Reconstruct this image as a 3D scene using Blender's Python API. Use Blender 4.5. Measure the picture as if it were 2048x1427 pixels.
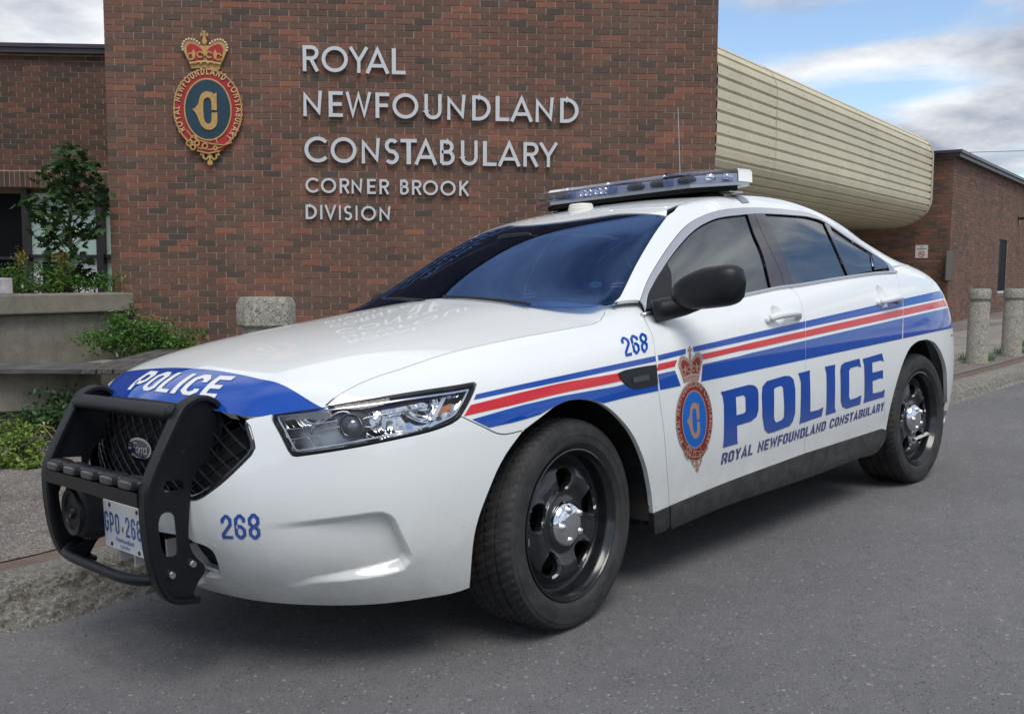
import bpy, math, random
import numpy as np
from mathutils import Matrix, Vector
from mathutils.geometry import delaunay_2d_cdt
for o in list(bpy.data.objects): bpy.data.objects.remove(o)
scn=bpy.context.scene; COL=scn.collection
rng=np.random.default_rng(7); random.seed(7)
# ------------------------------------------------------------------ camera
F=1928.5; CX,CY=1024.,713.5; CAMZ=1.13488
PIT,ROL,TX,TY,YAW=0.06928,-0.04152,-0.4783,3.79654,0.79077
def camrot(pit,roll):
    c,s=math.cos(pit),math.sin(pit); A=np.array([[1,0,0],[0,s,c],[0,c,-s]]); cr,sr=math.cos(roll),math.sin(roll)
    return np.array([[cr,sr,0],[-sr,cr,0],[0,0,1]])@A
RW=camrot(.08878,.00521); RG=camrot(PIT,ROL); MG=RW.T@RG      # street slope relative to the level building
CAM0=np.array([0,0,CAMZ])
cam=bpy.data.cameras.new('camera'); co=bpy.data.objects.new('camera',cam); COL.objects.link(co)
cam.sensor_width=36; cam.lens=F/2048*36; cam.clip_start=.05; cam.clip_end=2000
m=Matrix.Identity(4)
for i in range(3): m[i][0]=RW[0][i]; m[i][1]=RW[1][i]; m[i][2]=-RW[2][i]; m[i][3]=CAM0[i]
co.matrix_world=m; scn.camera=co
# ------------------------------------------------------------------ sky, sun, exposure
SUN_EL,SUN_AZ=58,165   # azimuth clockwise from +Y
wd=bpy.data.worlds.new('World'); scn.world=wd; wd.use_nodes=True
nt=wd.node_tree; nt.nodes.clear()
def WN(t,**k):
    n=nt.nodes.new(t)
    for a,b in k.items(): setattr(n,a,b)
    return n
def wl(a,b): nt.links.new(a,b)
out=WN('ShaderNodeOutputWorld'); bg=WN('ShaderNodeBackground'); bg.inputs[1].default_value=.12
sky=WN('ShaderNodeTexSky',sky_type='NISHITA'); sky.sun_disc=False; sky.sun_elevation=math.radians(SUN_EL); sky.sun_rotation=math.radians(SUN_AZ)
sky.air_density=1.0; sky.dust_density=.6; sky.ozone_density=2.0
tc=WN('ShaderNodeTexCoord'); sep=WN('ShaderNodeSeparateXYZ'); wl(tc.outputs['Generated'],sep.inputs[0])
def WM(op,a,b=None,c=None,clamp=False):
    n=WN('ShaderNodeMath',operation=op); n.use_clamp=clamp
    for i,v in enumerate((a,b,c)):
        if v is None: continue
        if isinstance(v,(int,float)): n.inputs[i].default_value=v
        else: wl(v,n.inputs[i])
    return n.outputs[0]
zz=WM('MAXIMUM',sep.outputs[2],0.0); den=WM('ADD',zz,.22)
ux=WM('DIVIDE',sep.outputs[0],den); uy=WM('DIVIDE',sep.outputs[1],den)
cmb=WN('ShaderNodeCombineXYZ'); wl(ux,cmb.inputs[0]); wl(uy,cmb.inputs[1]); cmb.inputs[2].default_value=8.9
n1=WN('ShaderNodeTexNoise'); n1.inputs['Scale'].default_value=1.25; n1.inputs['Detail'].default_value=9; n1.inputs['Roughness'].default_value=.52; n1.inputs['Distortion'].default_value=.35; wl(cmb.outputs[0],n1.inputs['Vector'])
n2=WN('ShaderNodeTexNoise'); n2.inputs['Scale'].default_value=2.1; n2.inputs['Detail'].default_value=7; n2.inputs['Roughness'].default_value=.55; wl(cmb.outputs[0],n2.inputs['Vector'])
cov=WN('ShaderNodeMapRange',interpolation_type='SMOOTHSTEP'); wl(n1.outputs[0],cov.inputs[0]); cov.inputs[1].default_value=.405; cov.inputs[2].default_value=.53
ccr=WN('ShaderNodeValToRGB'); wl(n2.outputs[0],ccr.inputs[0])
e=ccr.color_ramp.elements; e[0].position=.36; e[0].color=(1.9,2.15,2.75,1); e[1].position=.60; e[1].color=(5.6,5.7,5.8,1)
mx=WN('ShaderNodeMix',data_type='RGBA'); wl(cov.outputs[0],mx.inputs[0]); wl(sky.outputs[0],mx.inputs[6]); wl(ccr.outputs[0],mx.inputs[7])
wl(mx.outputs[2],bg.inputs[0]); wl(bg.outputs[0],out.inputs[0])
sl=bpy.data.lights.new('sun','SUN'); sl.energy=1.5; sl.angle=math.radians(32); sl.color=(1,.955,.88)
so=bpy.data.objects.new('sun',sl); COL.objects.link(so)
az=math.radians(SUN_AZ); el=math.radians(SUN_EL)
so.rotation_euler=Vector((-math.sin(az)*math.cos(el),-math.cos(az)*math.cos(el),-math.sin(el))).to_track_quat('-Z','Y').to_euler()
scn.view_settings.view_transform='Standard'; scn.view_settings.look='None'; scn.view_settings.gamma=1; scn.view_settings.exposure=.58
try: scn.view_settings.use_curve_mapping=False
except Exception: pass
# ------------------------------------------------------------------ frames
def gw(P):   # street frame -> world
    P=np.atleast_2d(np.asarray(P,float)); return (P-CAM0)@MG.T+CAM0
def car2g(P):
    P=np.atleast_2d(np.asarray(P,float)); c,s=math.cos(YAW),math.sin(YAW)
    return np.c_[TX+P[:,0]*c+P[:,1]*s, TY+P[:,0]*s-P[:,1]*c, P[:,2]]
def cw(P): return gw(car2g(P))
def w2px(P):
    P=np.atleast_2d(P)-CAM0; q=P@RW.T; return np.c_[CX+F*q[:,0]/q[:,2], CY-F*q[:,1]/q[:,2]]
def carpx(P): return w2px(cw(P))
def wray(u,v):
    return np.array([(u-CX)/F,-(v-CY)/F,1.])@RW
def wplane(u,v,p0,n):
    d=wray(u,v); n=np.asarray(n,float); t=((np.asarray(p0)-CAM0)@n)/(d@n); return CAM0+t*d
def carray(u,v):
    d=(wray(u,v))@MG; c,s=math.cos(YAW),math.sin(YAW)
    return np.array([-TX*c-TY*s,-TX*s+TY*c,CAMZ]),np.array([d[0]*c+d[1]*s,d[0]*s-d[1]*c,d[2]])
def cat(u,v,X=None,Y=None,Z=None):
    o,d=carray(u,v)
    t=(Y-o[1])/d[1] if Y is not None else (X-o[0])/d[0] if X is not None else (Z-o[2])/d[2]
    return o+t*d
# ------------------------------------------------------------------ objects
def tag(o,label=None,cat_=None,group=None,kind=None):
    if label: o['label']=label
    if cat_: o['category']=cat_
    if group: o['group']=group
    if kind: o['kind']=kind
    return o
def link(name,data,parent=None):
    o=bpy.data.objects.new(name,data); COL.objects.link(o)
    if parent is not None: o.parent=parent
    return o
def empty(name,loc=(0,0,0),rz=0,mat=None):
    o=link(name,None); o.empty_display_size=.1
    if mat is not None: o.matrix_world=mat
    else: o.location=loc; o.rotation_euler=(0,0,rz)
    return o
def mesh(name,V,Fc,mats,parent=None,N=None,smooth=False,mi=None,flip=False,LN=None,auto=None):
    """V verts, Fc faces; N per-vertex normals or LN per-loop; flip = built in the mirrored car frame"""
    V=np.array(V,float)
    if flip:
        V=V*[1,-1,1]; Fc=[tuple(reversed(f)) for f in Fc]
        if N is not None: N=np.array(N)*[1,-1,1]
    me=bpy.data.meshes.new(name); me.from_pydata(V.tolist(),[],[tuple(map(int,f)) for f in Fc]); 
    for m_ in (mats if isinstance(mats,(list,tuple)) else [mats]): me.materials.append(m_)
    if mi is not None: me.polygons.foreach_set('material_index',np.array(mi,dtype=np.int32))
    if smooth or N is not None: me.polygons.foreach_set('use_smooth',[True]*len(me.polygons))
    me.update()
    if N is not None:
        me.normals_split_custom_set_from_vertices(np.asarray(N).tolist())
    elif auto:
        me.set_sharp_from_angle(angle=math.radians(auto))
    return link(name,me,parent)
class MB:
    def __init__(s): s.V=[];s.F=[];s.M=[];s.n=0
    def add(s,V,Fc,m=0):
        s.V+= [tuple(v) for v in V]; s.F+=[tuple(int(i)+s.n for i in f) for f in Fc]; s.M+=[m]*len(Fc); s.n=len(s.V); return s
    def box(s,a,b,m=0,skip=()):
        x0,y0,z0=a;x1,y1,z1=b
        V=[(x0,y0,z0),(x1,y0,z0),(x1,y1,z0),(x0,y1,z0),(x0,y0,z1),(x1,y0,z1),(x1,y1,z1),(x0,y1,z1)]
        Fs={'z0':(0,3,2,1),'z1':(4,5,6,7),'y0':(0,1,5,4),'x1':(1,2,6,5),'y1':(2,3,7,6),'x0':(3,0,4,7)}
        return s.add(V,[f for k,f in Fs.items() if k not in skip],m)
    def tube(s,path,r,n=10,m=0,cap=True,closed=False):
        P=[Vector(p) for p in path]; k=len(P); R=r if hasattr(r,'__len__') else [r]*k
        V=[];up=None
        for i,p in enumerate(P):
            if closed: t=(P[(i+1)%k]-P[i-1])
            else: t=P[min(i+1,k-1)]-P[max(i-1,0)]
            t.normalize()
            if up is None: up=Vector((0,0,1)) if abs(t.z)<.9 else Vector((1,0,0))
            x=t.cross(up).normalized(); up=x.cross(t).normalized()
            for j in range(n):
                a=2*math.pi*j/n; V.append(p+(x*math.cos(a)+up*math.sin(a))*R[i])
        Fc=[]
        for i in range(k if closed else k-1):
            for j in range(n):
                a=i*n+j;b=i*n+(j+1)%n;i2=(i+1)%k;Fc.append((a,b,i2*n+(j+1)%n,i2*n+j))
        if cap and not closed: Fc+= [tuple(range(n-1,-1,-1)),tuple((k-1)*n+j for j in range(n))]
        return s.add(V,Fc,m)
    def lathe(s,prof,c=(0,0,0),axis=2,n=32,m=0,closed=False):
        V=[];k=len(prof)
        for r,h in prof:
            for j in range(n):
                a=2*math.pi*j/n; q=[r*math.cos(a),r*math.sin(a),h]
                if axis==1: q=[q[0],q[2],q[1]]
                if axis==0: q=[q[2],q[0],q[1]]
                V.append((q[0]+c[0],q[1]+c[1],q[2]+c[2]))
        Fc=[]
        for i in range(k-1):
            for j in range(n): Fc.append((i*n+j,i*n+(j+1)%n,(i+1)*n+(j+1)%n,(i+1)*n+j))
        return s.add(V,Fc,m)
    def build(s,name,mats,parent=None,smooth=False,auto=None,flip=False):
        return mesh(name,s.V,s.F,mats,parent,smooth=smooth or bool(auto),mi=s.M,auto=auto,flip=flip)
# ------------------------------------------------------------------ materials
def M_(name):
    m=bpy.data.materials.new(name); m.use_nodes=True; return m,m.node_tree,m.node_tree.nodes['Principled BSDF']
def nn(t,typ,**k):
    n=t.nodes.new(typ)
    for a,b in k.items(): setattr(n,a,b)
    return n
def noise(t,scale,detail=6,rough=.6,coord='Object',dist=0):
    c=nn(t,'ShaderNodeTexCoord'); n=nn(t,'ShaderNodeTexNoise'); t.links.new(c.outputs[coord],n.inputs['Vector'])
    n.inputs['Scale'].default_value=scale; n.inputs['Detail'].default_value=detail; n.inputs['Roughness'].default_value=rough; n.inputs['Distortion'].default_value=dist
    return n.outputs[0]
def ramp(t,fac,stops,mode='LINEAR'):
    r=nn(t,'ShaderNodeValToRGB'); r.color_ramp.interpolation=mode; t.links.new(fac,r.inputs[0]); e=r.color_ramp.elements
    while len(e)<len(stops): e.new(.5)
    for q,(p,c) in zip(e,stops): q.position=p; q.color=tuple(c)+(1,) if len(c)==3 else c
    return r.outputs[0]
def mixc(t,f,a,b,mode='MIX'):
    x=nn(t,'ShaderNodeMix',data_type='RGBA',blend_type=mode)
    for v,i in ((f,0),(a,6),(b,7)):
        if isinstance(v,(int,float)): x.inputs[i].default_value=v
        elif isinstance(v,tuple): x.inputs[i].default_value=v+(1,) if len(v)==3 else v
        else: t.links.new(v,x.inputs[i])
    return x.outputs[2]
def mth(t,op,a,b=None,c=None,clamp=False):
    n=nn(t,'ShaderNodeMath',operation=op); n.use_clamp=clamp
    for i,v in enumerate((a,b,c)):
        if v is None: continue
        if isinstance(v,(int,float)): n.inputs[i].default_value=v
        else: t.links.new(v,n.inputs[i])
    return n.outputs[0]
def bump(t,b,h,strength=.3,dist=.01):
    n=nn(t,'ShaderNodeBump'); n.inputs['Strength'].default_value=strength; n.inputs['Distance'].default_value=dist; t.links.new(h,n.inputs['Height']); t.links.new(n.outputs[0],b.inputs['Normal']); return n
def plain(name,col,rough=.5,metal=0,coat=0,var=0,vs=30,bmp=0,bs=200,spec=None):
    m,t,b=M_(name)
    if var:
        f=noise(t,vs,5); c=ramp(t,f,[(.3,tuple(x*(1-var) for x in col)),(.7,tuple(min(1,x*(1+var)) for x in col))]); t.links.new(c,b.inputs['Base Color'])
    else: b.inputs['Base Color'].default_value=tuple(col)+(1,)
    b.inputs['Roughness'].default_value=rough; b.inputs['Metallic'].default_value=metal; b.inputs['Coat Weight'].default_value=coat; b.inputs['Coat Roughness'].default_value=.04
    if spec is not None: b.inputs['Specular IOR Level'].default_value=spec
    if bmp: bump(t,b,noise(t,bs,3),bmp,.004)
    return m
def glassm(name,tint,refl=1.0,rough=0.0,ior=1.5):
    m=bpy.data.materials.new(name); m.use_nodes=True; t=m.node_tree; t.nodes.clear()
    o=nn(t,'ShaderNodeOutputMaterial'); fr=nn(t,'ShaderNodeFresnel'); fr.inputs[0].default_value=ior
    g=nn(t,'ShaderNodeBsdfGlossy'); g.inputs['Roughness'].default_value=rough; g.inputs[0].default_value=(refl if isinstance(refl,tuple) else (refl,refl,refl))+(1,)
    tr=nn(t,'ShaderNodeBsdfTransparent'); tr.inputs[0].default_value=tuple(tint)+(1,)
    x=nn(t,'ShaderNodeMixShader'); t.links.new(fr.outputs[0],x.inputs[0]); t.links.new(tr.outputs[0],x.inputs[1]); t.links.new(g.outputs[0],x.inputs[2]); t.links.new(x.outputs[0],o.inputs[0])
    return m
def paint(name,col,dirt=True):
    m,t,b=M_(name); c=nn(t,'ShaderNodeTexCoord'); s=nn(t,'ShaderNodeSeparateXYZ'); t.links.new(c.outputs['Object'],s.inputs[0])
    low=nn(t,'ShaderNodeMapRange'); t.links.new(s.outputs[2],low.inputs[0]); low.inputs[1].default_value=.62; low.inputs[2].default_value=.25; low.inputs[3].default_value=0; low.inputs[4].default_value=1
    n=noise(t,9,8,.7); f=mth(t,'MULTIPLY',mth(t,'MULTIPLY',low.outputs[0],n),.75,clamp=True)
    base=mixc(t,f,tuple(col),(.30,.27,.22))
    sp=noise(t,85,2,.5); sm=nn(t,'ShaderNodeMapRange'); t.links.new(sp,sm.inputs[0]); sm.inputs[1].default_value=.73; sm.inputs[2].default_value=.77
    big=noise(t,3.0,3,.5); gate=nn(t,'ShaderNodeMapRange'); t.links.new(big,gate.inputs[0]); gate.inputs[1].default_value=.42; gate.inputs[2].default_value=.6
    lowb=nn(t,'ShaderNodeMapRange'); t.links.new(s.outputs[2],lowb.inputs[0]); lowb.inputs[1].default_value=1.0; lowb.inputs[2].default_value=.4
    spf=mth(t,'MULTIPLY',mth(t,'MULTIPLY',sm.outputs[0],gate.outputs[0]),lowb.outputs[0],clamp=True)
    base=mixc(t,mth(t,'MULTIPLY',spf,.75),base,(.12,.10,.08))
    t.links.new(base,b.inputs['Base Color']); b.inputs['Roughness'].default_value=.5; b.inputs['Specular IOR Level'].default_value=0; b.inputs['Coat Weight'].default_value=1; b.inputs['Coat Roughness'].default_value=.035
    return m
MT={}
MT['paint']=paint('white_paint',(.74,.765,.755)); MT['blue']=paint('blue_film',(.001,.060,.35)); MT['red']=paint('red_film',(.58,.014,.022)); MT['navy']=paint('navy_film',(.004,.028,.20))
MT['blackpl']=plain('black_plastic',(.007,.007,.009),.38,bmp=.2,bs=600,var=.3,spec=.35)
MT['sill']=plain('dirty_black_plastic',(.035,.034,.033),.6,var=.55,vs=22,bmp=.2,bs=300)
MT['gloss']=plain('gloss_black',(.008,.008,.010),.08,coat=1)
MT['pillar']=plain('pillar_film',(.030,.022,.030),.12,coat=.6)
MT['dark']=plain('dark_void',(.004,.004,.004),.9)
MT['powder']=plain('black_powder_coat',(.0025,.0035,.006),.33,bmp=.35,bs=900,var=.35,vs=60,spec=.35)
MT['chrome']=plain('chrome',(.75,.76,.78),.06,1)
MT['satin']=plain('satin_metal',(.48,.49,.51),.28,1)
MT['trim']=plain('bright_trim',(.62,.63,.66),.22,.85)
MT['steel']=plain('black_steel',(.010,.011,.013),.23,coat=.35,var=.4,vs=25)
MT['rubber']=plain('rubber',(.020,.020,.021),.75,bmp=.2,bs=250,var=.35,vs=18)
MT['amber']=plain('amber_lens',(.50,.17,.08),.2,.5)
MT['tint']=glassm('window_glass',(.05,.058,.07),(.92,.97,1.0),ior=2.7); MT['wsglass']=glassm('windshield_glass',(.20,.30,.50),(.24,.42,.90),ior=2.05); MT['lens']=glassm('clear_lens',(.93,.94,.95),1.0,ior=1.42)  # windshield reflection coloured blue to stand for polarised sky light
MT['clearblue']=glassm('clear_dome',(.80,.83,.92),1.0,ior=1.28,rough=.08)
MT['seat']=plain('seat_cloth',(.05,.055,.06),.9); MT['white']=plain('white_plastic',(.72,.72,.70),.35)
# tyre with tread bump
def tyre_mat():
    m,t,b=M_('tyre_rubber'); c=nn(t,'ShaderNodeTexCoord'); s=nn(t,'ShaderNodeSeparateXYZ'); t.links.new(c.outputs['Object'],s.inputs[0])
    n=noise(t,14,6,.65); b.inputs['Roughness'].default_value=.72
    t.links.new(ramp(t,n,[(.35,(.014,.014,.015)),(.7,(.040,.039,.037))]),b.inputs['Base Color'])
    ang=mth(t,'ARCTAN2',s.outputs[2],s.outputs[0]); y=s.outputs[1]
    w=mth(t,'SINE',mth(t,'ADD',mth(t,'MULTIPLY',ang,74),mth(t,'MULTIPLY',mth(t,'SINE',mth(t,'MULTIPLY',y,60)),1.4)))
    w=mth(t,'GREATER_THAN',w,.72)
    rad=mth(t,'SQRT',mth(t,'ADD',mth(t,'MULTIPLY',s.outputs[2],s.outputs[2]),mth(t,'MULTIPLY',s.outputs[0],s.outputs[0])))
    g=mth(t,'GREATER_THAN',rad,.338); h=mth(t,'MULTIPLY',mth(t,'MULTIPLY',w,g),-1)
    bump(t,b,h,1.0,.006)
    return m
MT['tyre']=tyre_mat()
# ------------------------------------------------------------------ spline surfaces of the car body
def _basis(t):
    t2=t*t;t3=t2*t
    return np.stack([(1-3*t+3*t2-t3)/6,(4-6*t2+3*t3)/6,(1+3*t+3*t2-3*t3)/6,t3/6],-1)
class Surf:
    def __init__(s,net):
        net=np.array(net,float)
        net=np.concatenate([2*net[:1]-net[1:2],net,2*net[-1:]-net[-2:-1]],0)
        net=np.concatenate([2*net[:,:1]-net[:,1:2],net,2*net[:,-1:]-net[:,-2:-1]],1)
        s.n=net; s.na=net.shape[0]-3; s.nb=net.shape[1]-3   # domain [0,na],[0,nb]
        s.disp=None
    def raw(s,a,b):
        a=np.asarray(a,float);b=np.asarray(b,float)
        i=np.clip(np.floor(a).astype(int),0,s.na-1);j=np.clip(np.floor(b).astype(int),0,s.nb-1)
        wa=_basis(a-i);wb=_basis(b-j)
        out=0
        for k in range(4):
            for l in range(4):
                out=out+(wa[...,k]*wb[...,l])[...,None]*s.n[i+k,j+l]
        return out
    def nrm0(s,a,b):
        e=1e-3
        da=s.raw(a+e,b)-s.raw(a-e,b);db=s.raw(a,b+e)-s.raw(a,b-e)
        n=np.cross(da,db);return s.sgn*n/np.linalg.norm(n,axis=-1,keepdims=True)
    sgn=1
    def P(s,a,b):
        a=np.asarray(a,float);b=np.asarray(b,float)
        p=s.raw(a,b)
        if s.disp is not None: p=p-s.nrm0(a,b)*s.disp(a,b)[...,None]
        return p
    def N(s,a,b):
        if s.disp is None: return s.nrm0(a,b)
        e=4e-3
        n=np.cross(s.P(a+e,b)-s.P(a-e,b),s.P(a,b+e)-s.P(a,b-e));return s.sgn*n/np.linalg.norm(n,axis=-1,keepdims=True)
    def solve(s,fn,targets,guess=None):
        "fn(P (n,3))->(n,2); find (a,b)"
        T=np.atleast_2d(np.array(targets,float))
        if not hasattr(s,'_g'):
            A,B=np.meshgrid(np.linspace(0,s.na,70),np.linspace(0,s.nb,50),indexing='ij');s._g=(A.ravel(),B.ravel(),s.raw(A.ravel(),B.ravel()))
        A,B,G=s._g
        Q=fn(G)
        cams=None
        out=[]
        for t in T:
            d=((Q-t)**2).sum(1)
            if s.cull is not None: d=d+s.cull(A,B,G)
            k=np.argmin(d);out.append((A[k],B[k]))
        ab=np.array(out)
        for it in range(30):
            a,b=ab[:,0],ab[:,1];e=1e-4
            r=fn(s.raw(a,b))-T
            Ja=(fn(s.raw(a+e,b))-fn(s.raw(a-e,b)))/(2*e);Jb=(fn(s.raw(a,b+e))-fn(s.raw(a,b-e)))/(2*e)
            det=Ja[:,0]*Jb[:,1]-Ja[:,1]*Jb[:,0];det=np.where(abs(det)<1e-9,1e-9,det)
            da=(r[:,0]*Jb[:,1]-r[:,1]*Jb[:,0])/det;db=(Ja[:,0]*r[:,1]-Ja[:,1]*r[:,0])/det
            ab=ab-np.clip(np.c_[da,db],-.5,.5)
            ab[:,0]=np.clip(ab[:,0],-.3,s.na+.3);ab[:,1]=np.clip(ab[:,1],-.3,s.nb+.3)
        return ab
    cull=None
# ---- nets
def side_net():
    Z=[.225,.27,.36,.45,.56,.66,.76,.83,.86]
    def col(xs,ys,zs): return [list(p) for p in zip(xs,ys,zs)]
    C=[]
    m=col([-.925,-.97,-1.03,-1.07,-1.085,-1.08,-1.045,-1.015,-.99],[.24]*9,[.225,.27,.36,.45,.56,.66,.76,.81,.828])
    S0=col([-.93,-.975,-1.035,-1.075,-1.09,-1.085,-1.05,-1.02,-1.0],[0]*9,[.225,.27,.36,.45,.56,.66,.76,.81,.832])
    mm=[[x,-y,z] for x,y,z in m]
    C+=[mm,S0,m]
    C.append(col([-.885,-.93,-.99,-1.03,-1.045,-1.04,-1.005,-.98,-.955],[.43,.435,.445,.45,.45,.45,.45,.45,.45],[.225,.27,.36,.45,.56,.66,.76,.80,.82]))
    C.append(col([-.82,-.865,-.925,-.955,-.965,-.955,-.93,-.91,-.89],[.565,.58,.60,.61,.615,.615,.61,.61,.61],[.225,.27,.36,.45,.56,.66,.76,.81,.835]))
    C.append(col([-.74,-.78,-.83,-.85,-.86,-.855,-.845,-.835,-.82],[.68,.70,.73,.74,.745,.748,.748,.745,.74],[.225,.27,.36,.45,.56,.66,.76,.82,.853]))
    C.append(col([-.65,-.68,-.72,-.735,-.74,-.735,-.725,-.715,-.70],[.765,.785,.82,.832,.838,.838,.83,.80,.735],[.225,.27,.36,.45,.56,.665,.765,.845,.90]))
    C.append(col([-.53,-.55,-.575,-.585,-.59,-.585,-.575,-.565,-.55],[.82,.84,.872,.885,.893,.895,.886,.85,.74],[.225,.27,.36,.45,.56,.67,.775,.875,.94]))
    def side(x,y,z): C.append(col([x]*9,y,z))
    side(-.40,[.865,.88,.905,.918,.927,.93,.92,.88,.745],[.225,.27,.36,.45,.56,.68,.795,.898,.962])
    side(-.2,[.90,.91,.925,.937,.947,.952,.943,.895,.752],[.225,.27,.36,.45,.56,.69,.815,.92,.985])
    side(.1,[.90,.918,.93,.942,.953,.960,.950,.903,.758],[.225,.27,.36,.45,.57,.70,.84,.945,1.008])
    side(.4,[.90,.92,.930,.943,.957,.965,.957,.915,.765],[.225,.27,.36,.45,.57,.71,.86,.97,1.032])
    for x,zb in ((.7,1.05),(1.0,1.07),(1.3,1.09),(1.6,1.112),(1.9,1.135),(2.2,1.158),(2.5,1.172)):
        side(x,[.90,.922,.926,.942,.958,.968,.962,.93,.80],[.225,.27,.36,.45,.58,.72,.89,zb-.07,zb+.025])
    side(2.75,[.90,.922,.928,.943,.958,.968,.962,.925,.79],[.225,.27,.36,.45,.58,.73,.90,1.11,1.195])
    side(3.0,[.895,.915,.925,.94,.955,.963,.955,.91,.77],[.225,.27,.36,.45,.58,.74,.91,1.11,1.19])
    side(3.2,[.885,.90,.915,.93,.943,.95,.94,.89,.75],[.225,.27,.36,.45,.58,.74,.91,1.11,1.18])
    C.append(col([3.38,3.4,3.42,3.43,3.43,3.43,3.42,3.40,3.37],[.85,.87,.885,.90,.91,.915,.90,.84,.70],[.225,.27,.36,.45,.58,.74,.91,1.09,1.165]))
    C.append(col([3.52,3.55,3.58,3.59,3.59,3.58,3.56,3.50,3.45],[.78,.80,.82,.83,.84,.845,.82,.74,.60],[.225,.27,.36,.45,.58,.74,.91,1.07,1.15]))
    C.append(col([3.60,3.63,3.67,3.69,3.69,3.67,3.64,3.58,3.52],[.60,.62,.64,.65,.66,.66,.64,.58,.45],[.225,.27,.36,.45,.58,.74,.91,1.06,1.15]))
    C.append(col([3.64,3.67,3.71,3.73,3.73,3.71,3.68,3.62,3.56],[.3]*9,[.225,.27,.36,.45,.58,.74,.91,1.06,1.15]))
    C.append(col([3.65,3.68,3.72,3.74,3.74,3.72,3.69,3.63,3.57],[0]*9,[.225,.27,.36,.45,.58,.74,.91,1.06,1.15]))
    C.append(col([3.64,3.67,3.71,3.73,3.73,3.71,3.68,3.62,3.56],[-.3]*9,[.225,.27,.36,.45,.58,.74,.91,1.06,1.15]))
    return C
UC=[ # x yb zb ye ze zc
(.15,.80,.985,.77,1.02,1.04),(.30,.83,.995,.765,1.05,1.125),(.45,.850,1.008,.735,1.10,1.215),(.60,.852,1.020,.690,1.185,1.30),(.80,.853,1.036,.625,1.31,1.40),(1.0,.854,1.052,.575,1.41,1.465),
(1.2,.856,1.066,.555,1.475,1.505),(1.5,.856,1.087,.55,1.525,1.55),(1.8,.855,1.112,.55,1.545,1.575),(2.1,.853,1.135,.55,1.54,1.573),(2.4,.850,1.155,.56,1.495,1.55),(2.6,.845,1.166,.575,1.44,1.50),
(2.8,.832,1.172,.595,1.365,1.42),(3.0,.800,1.178,.62,1.27,1.32),(3.15,.77,1.180,.655,1.205,1.23),(3.3,.74,1.175,.66,1.178,1.188),(3.5,.72,1.15,.60,1.155,1.165)]
def top_net():
    C=[]
    for x,yb,zb,ye,ze,zc in UC:
        k=min(1,max(0,(ze-zb)/.3))
        yg,zg=ye+.07*k+.01,ze-.06*k-.004
        dz=zg-zb; dy=yg-yb
        P=[(yb,zb),(yb+dy*.24,zb+dz*.36),(yb+dy*.58,zb+dz*.70),(yg,zg),(ye+.032*k+.004,ze-.018*k),(ye,ze+.002),
           (ye*.75,ze+(zc-ze)*.5),(ye*.4,ze+(zc-ze)*.86),(0,zc),(-ye*.4,ze+(zc-ze)*.86)]
        C.append([(x,y,z) for y,z in P])
    return C
HC=[[(-.825,.745,.848),(-.93,.55,.818),(-.965,.38,.818),(-.99,.19,.826),(-1.0,0,.832)],
[(-.79,.745,.873),(-.88,.55,.872),(-.92,.38,.868),(-.945,.19,.872),(-.955,0,.876)],
[(-.70,.745,.905),(-.77,.55,.925),(-.81,.38,.920),(-.83,.19,.920),(-.84,0,.922)],
[(-.55,.745,.94),(-.58,.55,.965),(-.62,.38,.97),(-.63,.19,.972),(-.64,0,.973)],
[(-.35,.75,.966),(-.37,.55,.998),(-.39,.38,1.012),(-.40,.19,1.015),(-.40,0,1.016)],
[(-.1,.757,.993),(-.1,.55,1.027),(-.1,.38,1.045),(-.1,.19,1.052),(-.1,0,1.054)],
[(.15,.765,1.012),(.13,.55,1.05),(.1,.38,1.072),(.1,.19,1.08),(.1,0,1.082)],
[(.42,.78,1.03),(.36,.55,1.07),(.28,.38,1.09),(.25,.19,1.10),(.22,0,1.105)]]
def hood_net():
    C=[]
    for c in HC:
        o=c[0];o2=tuple(2*np.array(c[0])-np.array(c[1])+np.array((0,0,-.02)))
        C.append([o2]+list(c)+[(c[3][0],-c[3][1],c[3][2])])
    return C
S=Surf(side_net());U=Surf(top_net());H=Surf(hood_net())
for q in (S,U,H):
    q.sgn=-1
S.lo,S.hi=1,S.na-1; U.lo,U.hi=0,U.na; H.lo,H.hi=0,H.na
_camc=carray(1024,713)[0]
def cull(A,B,G):
    return 0
def mkcull(q):
    def f(A,B,G):
        if not hasattr(q,'_n'):
            q._n=q.nrm0(A,B); q._f=((_camc-G)*q._n).sum(1)
        return np.where((q._f<0)|(G[:,1]<-.02),1e6,0)
    q.cull=f
for q in (S,U,H): mkcull(q)
def catm(P,step):
    P=np.array(P,float)
    if len(P)<3:
        out=[]
        n=max(1,int(np.linalg.norm(P[1]-P[0])/step)); return [P[0]+(P[1]-P[0])*i/n for i in range(n+1)]
    Q=np.concatenate([[2*P[0]-P[1]],P,[2*P[-1]-P[-2]]]); out=[]
    for i in range(1,len(Q)-2):
        n=max(1,int(np.linalg.norm(Q[i+1]-Q[i])/step))
        for k in range(n):
            t=k/n; out.append(.5*((2*Q[i])+(-Q[i-1]+Q[i+1])*t+(2*Q[i-1]-5*Q[i]+4*Q[i+1]-Q[i+2])*t*t+(-Q[i-1]+3*Q[i]-3*Q[i+1]+Q[i+2])*t**3))
    out.append(Q[-2]); return out
def path(segs,step=8,close=True):
    """segs: curves joined at corners; each is a list of points (px)"""
    out=[]
    for sg in segs:
        c=catm(sg,step)
        if out and np.linalg.norm(np.array(out[-1])-c[0])<1e-6: c=c[1:]
        out+=list(c)
    if close and np.linalg.norm(np.array(out[0])-out[-1])<1e-6: out=out[:-1]
    return np.array(out)
def zf(ox,oy,s): return lambda *p: [(ox+x/s,oy+y/s) for x,y in p]
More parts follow.
